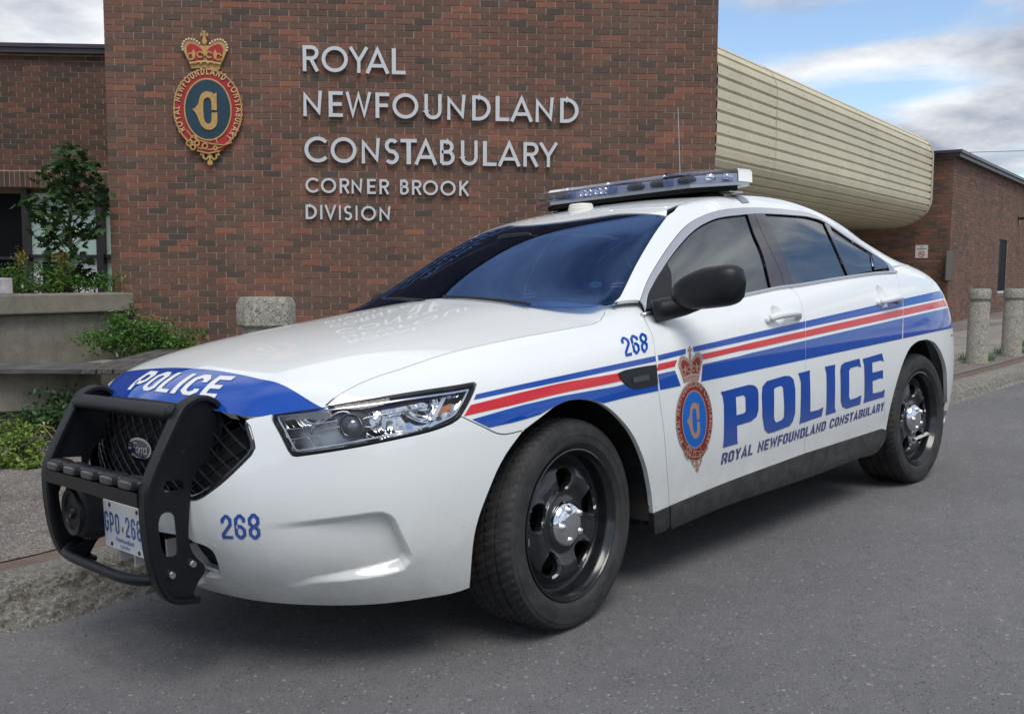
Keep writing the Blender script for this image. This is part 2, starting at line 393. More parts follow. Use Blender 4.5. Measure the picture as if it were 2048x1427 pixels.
def onS(q,px): return q.solve(lambda P: carpx(P),px)
def onXZ(q,xz): return q.solve(lambda P: P[...,[0,2]],xz)
def onYZ(q,yz): return q.solve(lambda P: P[...,[1,2]],yz)
def inside(P,loops):
    P=np.asarray(P); r=np.zeros(len(P),bool)
    for L in loops:
        L=np.asarray(L); x0,y0=L[:,0],L[:,1]; x1,y1=np.roll(x0,-1),np.roll(y0,-1)
        for i in range(len(L)):
            if y0[i]==y1[i]: continue
            c=((y0[i]>P[:,1])!=(y1[i]>P[:,1])) & (P[:,0]<(x1[i]-x0[i])*(P[:,1]-y0[i])/(y1[i]-y0[i])+x0[i]); r^=c
    return r
def area(L): x,y=L[:,0],L[:,1]; return .5*(x*np.roll(y,-1)-y*np.roll(x,-1)).sum()
def densify(L,step,closed=True):
    out=[];n=len(L)
    for i in range(n if closed else n-1):
        a,b=L[i],L[(i+1)%n];k=max(1,int(np.ceil(np.linalg.norm(b-a)/step)))
        for j in range(k): out.append(a+(b-a)*j/k)
    return np.array(out)
def inset(L,d):
    if area(L)<0: d=-d
    t=np.roll(L,-1,0)-np.roll(L,1,0); t/=np.maximum(np.linalg.norm(t,axis=1,keepdims=True),1e-9)
    return L+np.c_[-t[:,1],t[:,0]]*d
def tri2d(loops,grid=None,union=False):
    P=[];E=[]
    for L in loops:
        b=len(P); P+= [tuple(p) for p in L]; E+=[(b+i,b+(i+1)%len(L)) for i in range(len(L))]
    if grid is not None: P+=[tuple(p) for p in grid]
    r=delaunay_2d_cdt([Vector(p) for p in P],E,[],0,1e-7)
    V=np.array([tuple(v) for v in r[0]]); Fc=np.array([f for f in r[2] if len(f)==3],int)
    if len(Fc)==0: return V,Fc
    c=V[Fc].mean(1)
    if union:
        k=np.zeros(len(c),bool)
        for g in union: k|=inside(c,g)
    else: k=inside(c,loops)
    Fc=Fc[k]
    a=V[Fc]; ar=(a[:,1,0]-a[:,0,0])*(a[:,2,1]-a[:,0,1])-(a[:,2,0]-a[:,0,0])*(a[:,1,1]-a[:,0,1])
    Fc=np.where((ar<0)[:,None],Fc[:,::-1],Fc); Fc=Fc[abs(ar)>1e-12]
    u=np.unique(Fc); mp=-np.ones(len(V),int); mp[u]=np.arange(len(u)); return V[u],mp[Fc]
def bedges(Fc):
    d={}
    for f in Fc:
        for i in range(3):
            a,b=int(f[i]),int(f[(i+1)%3])
            if (b,a) in d: d.pop((b,a))
            else: d[(a,b)]=1
    return list(d)
def panel(name,q,loops,parent,mat,step=.03,off=0.,fl=.012,gap=.0022,side=1,center=False,extra=None,union=None):
    """cut a panel out of surface q; loops in (a,b); closed edges turned in by fl"""
    mid=np.concatenate(loops).mean(0); e=.05
    sa=np.linalg.norm(q.raw(mid[0]+e,mid[1])-q.raw(mid[0]-e,mid[1]))/(2*e); sb=np.linalg.norm(q.raw(mid[0],mid[1]+e)-q.raw(mid[0],mid[1]-e))/(2*e)
    sc=np.array([max(sa,.02),max(sb,.02)]); LL=[]
    for L in loops:
        L=np.array(L)*sc; L=densify(L,step*.7)
        if gap: 
            L2=inset(L,gap if len(LL)==0 else -gap)
            if center:
                P0=q.raw(L[:,0]/sc[0],L[:,1]/sc[1]); c=abs(P0[:,1])<1e-4; L2[c]=L[c]
            L=L2
        LL.append(L)
    al=np.concatenate(LL); lo,hi=al.min(0),al.max(0)
    gx,gy=np.meshgrid(np.arange(lo[0],hi[0],step),np.arange(lo[1],hi[1],step),indexing='ij'); g=np.c_[gx.ravel(),gy.ravel()]
    if extra is not None: g=np.concatenate([g,np.array(extra)*sc])
    if len(g): 
        g=g[inside(g,LL)]
        if len(g):
            B=al
            keep=np.ones(len(g),bool)
            for i in range(0,len(g),2000):
                d=((g[i:i+2000,None]-B[None])**2).sum(2).min(1); keep[i:i+2000]=d>(step*.25)**2
            g=g[keep]
    V,Fc=tri2d(LL,g)
    a,b=V[:,0]/sc[0],V[:,1]/sc[1]
    P=q.P(a,b); N=q.N(a,b); P=P+N*off
    if center: c=abs(P[:,1])<3e-3*0+1e-4; N[c,1]=0
    V3=P; n0=len(P)
    # orient faces to the normal
    t=P[Fc]; fn=np.cross(t[:,1]-t[:,0],t[:,2]-t[:,0]); 
    if ((fn*N[Fc[:,0]]).sum(1)).mean()<0: Fc=Fc[:,::-1]
    F4=[tuple(f) for f in Fc]; VN=[*N]; VV=[*P]
    if fl:
        for x,y in bedges(Fc):
            if center and abs(P[x,1])<2e-4 and abs(P[y,1])<2e-4: continue
            k=len(VV); A,Bq=P[x],P[y]; tn=np.cross(Bq-A,N[x]); tn/=max(np.linalg.norm(tn),1e-9)
            VV+=[A,Bq,Bq-N[y]*fl,A-N[x]*fl]; VN+=[tn]*4; F4.append((k+1,k,k+3,k+2))
    VV=np.array(VV);VN=np.array(VN)
    if center:
        k=len(VV); VV=np.concatenate([VV,VV*[1,-1,1]]); VN=np.concatenate([VN,VN*[1,-1,1]]); F4=F4+[tuple(reversed([i+k for i in f])) for f in F4]
    if side<0: VV=VV*[1,-1,1]; VN=VN*[1,-1,1]; F4=[tuple(reversed(f)) for f in F4]
    return mesh(name,VV,F4,mat,parent,N=VN,flip=True)
# ------------------------------------------------------------------ lettering drawn as strokes
def arc(cx,cy,rx,ry,a0,a1,n=14):
    return [(cx+rx*math.cos(math.radians(a0+(a1-a0)*i/n)),cy+ry*math.sin(math.radians(a0+(a1-a0)*i/n))) for i in range(n+1)]
# light geometric capitals: width, strokes (cap height 1, centre lines inset by t/2)
def fut(t=.13):
    h=t/2; T=1-h; B=h; G={}
    G['R']=(.58,[[(h,0),(h,1)],[(h,T)]+arc(.33,T-.215,.215,.215,90,-90,12)+[(h,T-.43)],[(.30,.50),(.56,0)]])
    G['O']=(1.0,[arc(.5,.5,.5-h,.5-h,0,360,40)])
    G['Q']=G['O']
    G['Y']=(.74,[[(.02,1),(.37,.46)],[(.72,1),(.37,.46),(.37,0)]])
    G['A']=(.84,[[(.03,0),(.42,.93),(.81,0)],[(.20,.30),(.64,.30)]])
    G['L']=(.46,[[(h,1),(h,B),(.46,B)]])
    G['N']=(.76,[[(h,0),(h,.83),(.70-h+.06-h+.0,.17),(.76-h,1)]])
    G['E']=(.50,[[(.50,T),(h,T),(h,B),(.50,B)],[(h,.5),(.46,.5)]])
    G['F']=(.48,[[(.50,T),(h,T),(h,0)],[(h,.5),(.45,.5)]])
    G['W']=(1.05,[[(.04,1),(.28,.10),(.525,.90),(.77,.10),(1.01,1)]])
    G['M']=(.95,[[(.05,0),(.18,.90),(.475,.10),(.77,.90),(.90,0)]])
    G['U']=(.68,[[(h,1),(h,.34)]+arc(.34,.34,.34-h,.34-h,180,360,14)+[(.68-h,1)]])
    G['D']=(.72,[[(h,B),(h,T),(.24,T)]+arc(.24,.5,.48-h,.5-h,90,-90,18)+[(h,B)]])
    G['C']=(.82,[arc(.5,.5,.5-h,.5-h,42,318,30)])
    G['G']=(.92,[arc(.5,.5,.5-h,.5-h,42,340,30)+[(.93,.48),(.55,.48)]])
    G['S']=(.50,[arc(.26,T-.215,.19,.215,35,270,14)+arc(.25,.25+h*.3,.20,.215,90,-145,14)])
    G['T']=(.50,[[(0,T),(.50,T)],[(.25,T),(.25,0)]])
    G['B']=(.56,[[(h,B),(h,T),(.26,T)]+arc(.26,T-.205,.205,.205,90,-90,10)+[(h,T-.41)],[(.26,T-.41)]+arc(.27,B+.235,.235,.235,90,-90,10)+[(h,B)]])
    G['I']=(t,[[(h,0),(h,1)]])
    G['V']=(.74,[[(.03,1),(.37,.08),(.71,1)]])
    G['K']=(.60,[[(h,0),(h,1)],[(.58,1),(h+.02,.46)],[(.20,.60),(.60,0)]])
    G['P']=(.54,[[(h,0),(h,1)],[(h,T)]+arc(.30,T-.225,.225,.225,90,-90,12)+[(h,T-.45)]])
    return G
def blk(w=.5,t=.17,c=.12):
    """condensed block letters and figures with cut corners"""
    h=t/2;T=1-h;B=h;R=w-h;G={}
    def ring(y0,y1): return [(h+c,y0),(R-c,y0),(R,y0+c),(R,y1-c),(R-c,y1),(h+c,y1),(h,y1-c),(h,y0+c),(h+c,y0)]
    G['O']=(w,[ring(B,T)]); G['0']=G['O']; G['D']=(w,[[(h,B),(h,T),(R-c,T),(R,T-c),(R,B+c),(R-c,B),(h,B)]])
    G['P']=(w,[[(h,0),(h,T),(R-c,T),(R,T-c),(R,.42+c),(R-c,.42),(h,.42)]])
    G['R']=(w,[[(h,0),(h,T),(R-c,T),(R,T-c),(R,.45+c),(R-c,.45),(h,.45)],[(w*.55,.45),(R,.28),(R,0)]])
    G['L']=(w*.86,[[(h,1),(h,B),(w*.86,B)]]); G['I']=(t,[[(h,0),(h,1)]])
    G['C']=(w,[[(R,T-c-.12),(R,T-c),(R-c,T),(h+c,T),(h,T-c),(h,B+c),(h+c,B),(R-c,B),(R,B+c),(R,B+c+.12)]])
    G['G']=(w,[[(R,T-c-.12),(R,T-c),(R-c,T),(h+c,T),(h,T-c),(h,B+c),(h+c,B),(R-c,B),(R,B+c),(R,.48),(w*.55,.48)]])
    G['E']=(w*.9,[[(w*.9,T),(h,T),(h,B),(w*.9,B)],[(h,.5),(w*.82,.5)]]); G['F']=(w*.86,[[(w*.88,T),(h,T),(h,0)],[(h,.5),(w*.8,.5)]])
    G['Y']=(w,[[(h*.8,1),(w/2,.48),(w-h*.8,1)],[(w/2,.5),(w/2,0)]]); G['A']=(w*1.06,[[(h*.8,0),(w*.53,.95),(w*1.06-h*.8,0)],[(w*.22,.27),(w*.84,.27)]])
    G['N']=(w*1.04,[[(h,0),(h,.9),(w*1.04-h,.1),(w*1.04-h,1)]]); G['W']=(w*1.4,[[(h*.8,1),(w*.38,.08),(w*.7,.85),(w*1.02,.08),(w*1.4-h*.8,1)]])
    G['U']=(w,[[(h,1),(h,B+c),(h+c,B),(R-c,B),(R,B+c),(R,1)]]); G['T']=(w*.9,[[(0,T),(w*.9,T)],[(w*.45,T),(w*.45,0)]])
    G['S']=(w,[[(R,T-c-.08),(R,T-c),(R-c,T),(h+c,T),(h,T-c),(h,.5+c),(h+c,.5),(R-c,.5),(R,.5-c),(R,B+c),(R-c,B),(h+c,B),(h,B+c),(h,B+c+.08)]])
    G['B']=(w,[[(h,B),(h,T),(R-c,T),(R,T-c),(R,.5+c*.6),(R-c*.6,.5),(h,.5)],[(R-c*.6,.5),(R,.5-c*.6),(R,B+c),(R-c,B),(h,B)]])
    G['K']=(w,[[(h,0),(h,1)],[(R,1),(h,.45)],[(w*.4,.6),(R,0)]]); G['M']=(w*1.4,[[(h,0),(h,.92),(w*.7,.3),(w*1.4-h,.92),(w*1.4-h,0)]])
    G['2']=(w,[[(h,T-c-.14),(h,T-c),(h+c,T),(R-c,T),(R,T-c),(R,.60),(h,.19),(h,B),(w,B)]])
    G['6']=(w,[[(R,T-c-.12),(R,T-c),(R-c,T),(h+c,T),(h,T-c),(h,B+c),(h+c,B),(R-c,B),(R,B+c),(R,.52-c),(R-c,.52),(h,.52)]])
    G['8']=(w,[ring(.5,T),ring(B,.5)])
    return G
def stroke(pl,t):
    P=np.array(pl,float); closed=np.linalg.norm(P[0]-P[-1])<1e-6 and len(P)>3
    if closed: P=P[:-1]
    n=len(P); h=t/2
    D=np.roll(P,-1,0)-P; D/=np.maximum(np.linalg.norm(D,axis=1,keepdims=True),1e-9)
    Lf=[];Rt=[]
    for i in range(n):
        d0=D[i-1] if (closed or i>0) else D[i]; d1=D[i] if (closed or i<n-1) else D[i-1]
        n0=np.array([-d0[1],d0[0]]);n1=np.array([-d1[1],d1[0]]); b=n0+n1; b/=max(np.linalg.norm(b),1e-9); k=min(h/max(b@n0,.2),h*2.2)
        Lf.append(P[i]+b*k);Rt.append(P[i]-b*k)
    if closed: return [np.array(Lf),np.array(Rt)]
    return [np.array(Lf+Rt[::-1])]
def text_polys(txt,font,t,space=.14,word=.35,slant=0):
    x=0;out=[]
    for ch in txt:
        if ch==' ': x+=word; continue
        w,st=font[ch]; g=[[q+[x,0] for q in stroke(s_,t)] for s_ in st]
        if slant: g=[[np.c_[q[:,0]+q[:,1]*slant,q[:,1]] for q in k] for k in g]
        out.append((ch,g)); x+=w+space
    return out,x-space
def polytris(groups,step=None):
    loops=[densify(l,step) if step else l for g in groups for l in g]; gg=groups if not step else None
    return tri2d(loops,None,union=groups)
def decal(name,q,ab_loops,parent,mat,off=.0016,step=.03):
    return panel(name,q,ab_loops,parent,mat,step=step,off=off,fl=0,gap=0)
def decal_union(name,q,maps,groups,parent,mat,off=.0016,step=.06):
    """groups in a flat unit frame, maps: (n,2)->(a,b)"""
    gs=[[densify(l,step) for l in g] for g in groups]
    V,Fc=tri2d([l for g in gs for l in g],None,union=gs)
    ab=maps(V); P=q.P(ab[:,0],ab[:,1]);N=q.N(ab[:,0],ab[:,1]); P=P+N*off
    t=P[Fc]; fn=np.cross(t[:,1]-t[:,0],t[:,2]-t[:,0])
    if ((fn*N[Fc[:,0]]).sum(1)).mean()<0: Fc=Fc[:,::-1]
    return mesh(name,P,[tuple(f) for f in Fc],mat,parent,N=N,flip=True)
def quadmap(q,TL,TR,BR,BL,W,H=1.):
    c=onS(q,[TL,TR,BR,BL])
    def f(V):
        u=(V[:,0]/W)[:,None]; v=(V[:,1]/H)[:,None]
        return (c[0]*(1-u)+c[1]*u)*v+(c[3]*(1-u)+c[2]*u)*(1-v)
    return f
def extrude2d(V,Fc,frame,h0,h1):
    """frame(V (n,2), height)->(n,3)"""
    A=frame(V,h1);B=frame(V,h0);n=len(V);F4=[tuple(f) for f in Fc]
    VV=list(A);
    for x,y in bedges(Fc):
        k=len(VV);VV+=[A[x],A[y],B[y],B[x]];F4.append((k+1,k,k+3,k+2))
    return np.array(VV),F4
# ------------------------------------------------------------------ police car
c_,s_=math.cos(YAW),math.sin(YAW); Lc=np.eye(4); Lc[:3,0]=MG@[c_,s_,0]; Lc[:3,1]=MG@[-s_,c_,0]; Lc[:3,2]=MG[:,2]; Lc[:3,3]=gw([TX,TY,0])[0]
CAR=empty('police_car',mat=Matrix(Lc.tolist()))
tag(CAR,'white police sedan with blue and red stripes, push bumper and roof light bar','police car')
z1=zf(80,720,2.853);z2=zf(900,640,2.23);z3=zf(680,330,3.036);z4=zf(540,740,4.655);z5=zf(220,700,4.452);zd=zf(1300,660,3.2435);zw=zf(1280,380,5.488);zr=zf(1600,400,5.945);zh=zf(1500,560,5.0975);zb=zf(1300,680,5.0944)
def px(q,*segs,step=8): return onS(q,path([list(s) for s in segs],step))
def op(q,*segs,step=8): return onS(q,path([list(s) for s in segs],step,close=False))
P_=lambda *p:list(p)
# shared seams (traced on the photograph, projected onto the body surfaces)
hoodgap=z4((525,330),(640,235),(800,145),(1000,60),(1190,0))+z3((650,1145),(1000,1065),(1300,1010),(1540,965))+[(1200,641)]
hoodgap2=z3((1580,945),(1605,905),(1610,850))
headtop=z4((545,333),(700,305),(1000,255),(1300,205),(1700,145),(1900,110))
headtop_in=z4((20,410),(300,370),(545,333))
headback=z4((1900,110),(1925,128),(1905,190),(1850,310),(1780,430))
headbot=z4((1780,430),(1700,490),(1500,565),(1200,635),(800,715),(500,765),(250,800))
headin=z4((250,800),(205,795),(170,750),(100,610),(20,460),(20,410))
doorfront=[(1284,618),(1290,640),(1306,676),(1312.5,730),(1319,797),(1328,864),(1335,954),(1338.6,1012)]
archF=z2((905,860),(900,800),(895,760),(870,640),(820,520),(760,440),(690,380),(620,357),(540,357),(470,385),(410,430),(330,490))
bumpgap=z2((330,490),(230,507),(140,470),(55,430))
rocktop=zd((125,1140),(500,985),(1000,800),(1500,640))
dgap=zh((440,100),(490,160),(525,250),(545,330),(555,400))+[(1611,700),(1611,800),(1609,905)]
rgap=[(1792,546),(1800,575),(1806,620)]+zh((1560,420),(1555,600),(1500,790),(1430,960),(1390,1100),(1370,1240),(1365,1427))+[(1763,857)]
beltF=zw((20,1390),(350,1320),(700,1245),(1150,1165),(1500,1090),(1640,1066))
beltR=[(1580,573.5)]+zr((0,1025),(500,940),(900,885),(1130,872))+[(1792,546)]
archR=[(1772,860)]+zh((1405,1427),(1430,1300),(1480,1100),(1540,900),(1590,770),(1640,680),(1720,620),(1800,605),(1870,630),(1930,700),(1980,820),(2005,950),(2010,1200))+[(1893,830),(1886,868)]
# surface relief: bumper scoop and door-handle bowls
scoopO=px(S,[(505,1048),(640,1036),(748,1023),(772,1024),(790,1036),(806,1070),(824,1112),(815,1132),(800,1143),(740,1156),(640,1166),(560,1166),(505,1048)])*[.22,.1]
def sdist(P,L):
    A=L;B=np.roll(L,-1,0);d=np.full(len(P),9.)
    for a,b in zip(A,B):
        ab=b-a; t=np.clip(((P-a)@ab)/max(ab@ab,1e-12),0,1); d=np.minimum(d,np.linalg.norm(P-a-t[:,None]*ab,axis=1))
    return d
hA=onS(S,[(1556,628),(1764,590)])
HB=[hA[0],hA[1]]; scl=onS(S,[(505,1048),(824,1112)])
def disp(a,b):
    sh=np.shape(a); A=np.ravel(a)+0*np.ravel(b); B=np.ravel(b)+0*np.ravel(a); d=np.zeros(len(A))
    P=np.c_[A,B]*[.22,.1]; m=(A<8)&(A>3)&(B>.5)&(B<5)
    if m.any():
        Q=P[m]; ins=inside(Q,[scoopO]); dd=np.where(ins,sdist(Q,scoopO),0); w=np.clip(dd/.024,0,1); w=w*w*(3-2*w)
        r=np.clip((A[m]-scl[0,0])/(scl[1,0]-scl[0,0]),0,1); r=r*r*(3-2*r); d[m]+=.040*w*r
    for ha,hb in HB:
        u=(A-ha)*.30; v=(B-hb)*.13; rr=(u/.048)**2+(v/.042)**2; d+= .020*np.clip(1-rr,0,1)**1.0*(rr<1)
    return d.reshape(sh)
S.disp=disp
def finegrid(a0,a1,b0,b1,na,nb):
    g=np.meshgrid(np.linspace(a0,a1,na),np.linspace(b0,b1,nb),indexing='ij'); return np.c_[g[0].ravel(),g[1].ravel()]
W,BL=MT['paint'],MT['blue']
center=lambda b0,b1,a=1.:[[a,b] for b in np.linspace(b0,b1,5)]
# fender, doors, quarter, rear bumper
fend=np.concatenate([op(S,hoodgap,hoodgap2,[(1209,608),(1240,601),(1279,598)],[(1279,598),(1284,618)],doorfront[0:],[(1338.6,1012),(1306,1026)]),op(S,archF,bumpgap,headback[::-1],headtop[::-1])[1:-1]])
intake_t=onS(S,path([z1((850,1020),(880,1040),(930,1055),(980,1085),(1010,1150),(1030,1240)),z1((1030,1240),(980,1236),(940,1230)),z1((940,1230),(905,1250))],8,close=False))
bump_o=np.concatenate([[[1.,4.05]],[[1.,3.0]],[[1.,2.0]]])
grR=z1((1190,352),(1222,470),(1226,500),(1205,540),(1050,690),(930,780),(890,800),(850,802))
grR_ab=op(S,grR); glow=grR_ab[-1]
bumper_loop=np.concatenate([[[1.,glow[1]]],[[1.,0.02]],[[a,0.02] for a in np.linspace(1.3,6.2,16)],op(S,[(900,1187),(925,1180),(940,1174)],[(940,1174),(952,1060),(985,965),(1012,910),(1048,860)],bumpgap,headbot,headin),op(S,headtop_in[:1]+[(497,837.5),(490,841)])[1:],grR_ab[1:]])
# lower intake opening (hole)
iL=intake_t[intake_t[:,1]>.75]; inl=np.concatenate([[[1.12,1.6]],[[1.12,2.75]],[[a,2.75+.12*(a-1)] for a in np.linspace(1.4,iL[0,0]-.05,6)],iL,[[1.5,.95],[1.12,1.0]]])
parts=[]
for sd in (1,-1):
    pf=panel('fender',S,[fend],CAR,W,side=sd,fl=.02,gap=.0012)
    lip=np.concatenate
    fd=np.concatenate([op(S,doorfront,rocktop[:3],dgap[::-1][:],beltF[::-1])])
    pd=panel('front_door',S,[fd],CAR,W,side=sd,fl=.015,gap=.0014,extra=finegrid(hA[0,0]-.25,hA[0,0]+.25,hA[0,1]-.4,hA[0,1]+.4,22,18))
    rd=op(S,dgap,rocktop[2:],rgap[::-1],beltR[::-1])
    pr=panel('rear_door',S,[rd],CAR,W,side=sd,fl=.015,gap=.0014,extra=finegrid(hA[1,0]-.25,hA[1,0]+.25,hA[1,1]-.4,hA[1,1]+.4,22,18))
    if sd==1: FDOOR,RDOOR,FEND=pd,pr,pf
    rg=onS(S,path([rgap],8,close=False)); ar=onS(S,path([archR],8,close=False)); k=int(len(ar)*.86)
    q=np.concatenate([rg,ar[:k],[[ar[k,0]+.2,4.9],[21.5,5.2],[S.na-1,5.2],[S.na-1,8.0],[20,8.0]],[[a,8.0] for a in np.arange(19,rg[0,0]+.1,-1)],[[rg[0,0]+.15,8.0]]])
    pq=panel('quarter_panel',S,[q],CAR,W,side=sd,fl=.02,gap=.0014)
    rb=np.concatenate([[[ar[k,0]+.2,4.86]],[ar[k+1]],ar[k+2:],[[ar[-1,0]+.1,.6],[19.5,.1],[21,.05],[S.na-1,.05],[S.na-1,5.15],[21.5,5.15]]])
    prb=panel('rear_bumper',S,[rb],CAR,W,side=sd,fl=.02)
    if sd==1: QUART=pq
    rk=op(S,rocktop,zd((1500,640),(1530,650)),zd((1530,650),(1525,700),(1490,760),(1450,800),(1340,830)),zd((1340,830),(1000,960),(500,1130),(135,1285)),zd((135,1285),(125,1270),(125,1140)))
    panel('rocker_panel',S,[rk],CAR,MT['sill'],side=sd,fl=.03,off=.006)
    tr=op(S,[(1306,1026),(1338,1012)],[(1338,1012),(1340,1050),(1330,1062),(1308,1078)],[(1308,1078),(1306,1026)])
    panel('sill_end',S,[tr],CAR,MT['sill'],side=sd,fl=.03,off=.003)
    # dark structure behind the gaps
    panel('inner_shell',S,[np.array([[fend[:,0].max()-1.0,1.0],[19,1.0],[19,7.9],[fend[:,0].max()-1.0,7.9]])],CAR,MT['dark'],side=sd,fl=0,off=-.045,step=.1) if 0 else None
BUMP=panel('front_bumper',S,[bumper_loop,inl],CAR,W,center=True,fl=.022,step=.03,extra=finegrid(3.3,7.8,.6,4.3,130,90))
panel('intake_back',S,[inl],CAR,MT['dark'],center=True,off=-.05,fl=-.045,gap=-.01,step=.05)
# hood
_sm=onS(S,path([hoodgap,hoodgap2],8,close=False)); _sp=S.raw(_sm[:,0],_sm[:,1]); _ha=H.solve(lambda P:P[...,[0,1]],_sp[:,[0,1]]); _hd=H.raw(_ha[:,0],_ha[:,1])[:,2]-_sp[:,2]
_o=np.argsort(_ha[:,0])
def hdisp(a,b):
    sh=np.shape(a); A=np.ravel(a);B=np.ravel(b); d=np.interp(A,_ha[_o,0],_hd[_o])-.0008; bs=np.interp(A,_ha[_o,0],_ha[_o,1]); w=np.clip(1-(B-bs)/1.6,0,1); w=np.where(B<bs,1,w*w*(3-2*w)); return (d*w).reshape(sh)
H.disp=hdisp
hg=_ha.copy(); hb=hg[-1]
he=onS(H,path([[(652.8,811.5),(604,819.5),(544,829.5),(495,837)]],8,close=False))
hood_loop=np.concatenate([hg[::1],[[7.12,1.6],[7.2,2.2],[7.3,3.0],[7.36,4.0],[7.38,5.0]],[[k,5.0] for k in np.arange(7,.3,-.5)],[[.06,5.0]],[[.06,4.2],[.06,3.4]],he[::-1][:-1]])
HOOD=panel('hood',H,[hood_loop],CAR,W,center=True,fl=.03,step=.03,gap=.0012)
# greenhouse
wsR=z3((1665,832),(1700,800),(1800,600),(1900,430),(1985,310)); wsr=onS(U,path([wsR],8,close=False)); tcx=wsr[-1]
ws_top=[[tcx[0]-.02,tcx[1]+.02],[tcx[0]-.12,6.3],[tcx[0]-.5,7.0],[tcx[0]-.75,7.6],[tcx[0]-.8,8.0]]
_wb=onS(U,path([[(935,606),(1000,608),(1100,612),(1180,611),(1228,604)]],10,close=False)); _wb=_wb[_wb[:,1]<7.9]; ws_base=[[_wb[0,0]-.03,8.0]]+_wb[::6].tolist()
ws_loop=np.concatenate([wsr,catm(np.array(ws_top),.15)[1:],[[k,8.0] for k in np.linspace(tcx[0]-1.0,_wb[0,0]+.2,8)],catm(np.array(ws_base+[list(wsr[0])]),.15)[:-1]])
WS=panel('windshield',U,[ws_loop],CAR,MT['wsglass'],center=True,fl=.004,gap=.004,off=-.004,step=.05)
panel('windshield_seal',U,[ws_loop],CAR,MT['dark'],center=True,fl=0,gap=-.012,off=-.012,step=.05) if 0 else None
frameout=zw((0,1210),(100,960),(300,640),(500,400),(700,280),(900,220),(1100,198),(1300,195),(1500,205),(1700,225))+zr((0,130),(200,190),(400,300),(600,430),(800,570),(950,680),(1060,760),(1130,840),(1135,870))
framein=zw((60,1330),(90,1140),(180,980),(290,800),(450,590),(600,440),(750,350),(900,300),(1165,270),(1370,262))+zr((0,190),(150,215),(300,270),(600,470),(860,640),(1030,765),(1070,868))
fo=onS(U,path([frameout],8,close=False)); fi=onS(U,path([framein],8,close=False))
# roof side / A pillar / C pillar as one pressing, and the roof skin
sidein=np.concatenate([wsr,[[a,5.05] for a in np.arange(tcx[0]+.25,14.3,.5)]])
for sd in (1,-1):
    lp=np.concatenate([wsr,[[tcx[0]+.3,min(5.05,tcx[1]+.05)]],[[a,5.05] for a in np.arange(tcx[0]+.7,13.0,.5)],[[13.4,4.9],[13.8,4.2],[14.05,2.8],[14.15,1.4],[14.1,.5],[fo[-1,0]+.5,.12]],[[fo[-1,0]+.05,.0]],fo[::-1]])
    sp=panel('side_frame',U,[lp],CAR,W,side=sd,fl=.015)
    panel('door_frame',U,[np.concatenate([fo,fi[::-1]])],CAR,MT['trim'],side=sd,fl=.006,off=.002,gap=.0012)
    a0,a1=fi[0,0],fi[-1,0]
    # glass
    bp=zw((1175,262),(1250,480),(1350,720),(1440,1085)); bp2=zw((1368,258),(1450,440),(1560,680),(1690,1035))
    g1=onS(U,path([zw((60,1340),(90,1140),(180,980),(290,800),(450,590),(600,440),(750,350),(900,300),(1170,268)),bp,zw((1440,1085),(1150,1140),(350,1305),(60,1340))],8)); g1[:,1]=np.maximum(g1[:,1],-.02)
    panel('front_window',U,[g1],CAR,MT['tint'],side=sd,fl=.003,off=-.008,gap=.004)
    g2=onS(U,path([zw((1368,262))+zr((0,195),(150,222),(290,275)),zr((290,275),(430,570),(575,905)),zr((575,905),(0,990))+zw((1690,1030)),bp2[::-1]],8)); g2[:,1]=np.maximum(g2[:,1],-.02)
    panel('rear_window',U,[g2],CAR,MT['tint'],side=sd,fl=.003,off=-.008,gap=.004)
    g3=onS(U,path([zr((350,300),(600,470),(850,640)),zr((850,640),(895,862)),zr((895,862),(605,903)),zr((605,903),(480,620),(350,300))],8)); g3[:,1]=np.maximum(g3[:,1],-.02)
    panel('quarter_window',U,[g3],CAR,MT['tint'],side=sd,fl=.003,off=-.008,gap=.002)
    bm=zw((1245,250),(1330,450),(1450,700),(1540,900),(1588,1060))
    b1=onS(U,path([zw((1170,262),(1245,250)),bm,zw((1588,1060),(1440,1090)),bp[::-1]],8)); b1[:,1]=np.maximum(b1[:,1],-.02)
    b2=onS(U,path([zw((1245,250),(1368,248)),bp2,zw((1690,1035),(1588,1060)),bm[::-1]],8)); b2[:,1]=np.maximum(b2[:,1],-.02)
    panel('pillar_cover',U,[b1],CAR,MT['pillar'],side=sd,fl=.005,off=.001,gap=.0015); panel('pillar_cover',U,[b2],CAR,MT['pillar'],side=sd,fl=.005,off=.001,gap=.0015)
    d1=onS(U,path([zr((290,275),(350,292)),zr((350,292),(480,620),(605,903)),zr((605,903),(575,905)),zr((575,905),(430,570),(290,275))],8)); d1[:,1]=np.maximum(d1[:,1],-.02)
    panel('window_divider',U,[d1],CAR,MT['pillar'],side=sd,fl=.003,off=.0,gap=.0)
    d2=onS(U,path([zr((850,640),(1030,765)),zr((1030,765),(1055,862)),zr((1055,862),(895,865)),zr((895,865),(850,640))],8)); d2[:,1]=np.maximum(d2[:,1],-.02)
    panel('corner_cover',U,[d2],CAR,MT['pillar'],side=sd,fl=.004,off=.001,gap=.001)
    sl=onS(U,path([framein],8,close=False)); sl2=sl.copy(); 
    # belt moulding along the windows
    bl=[P for P in catm(np.array(beltF[:-1]+beltR[1:]),12)]; ab=onS(S,bl); Pm=S.P(ab[:,0],ab[:,1]); 
    mb=MB(); mb.tube([tuple(p+[0,.000,.006]) for p in Pm*[1,1,1]],.0085,8); 
    o=mb.build('belt_moulding',MT['trim'],CAR,smooth=True,flip=(sd==1))
    if sd==-1: pass
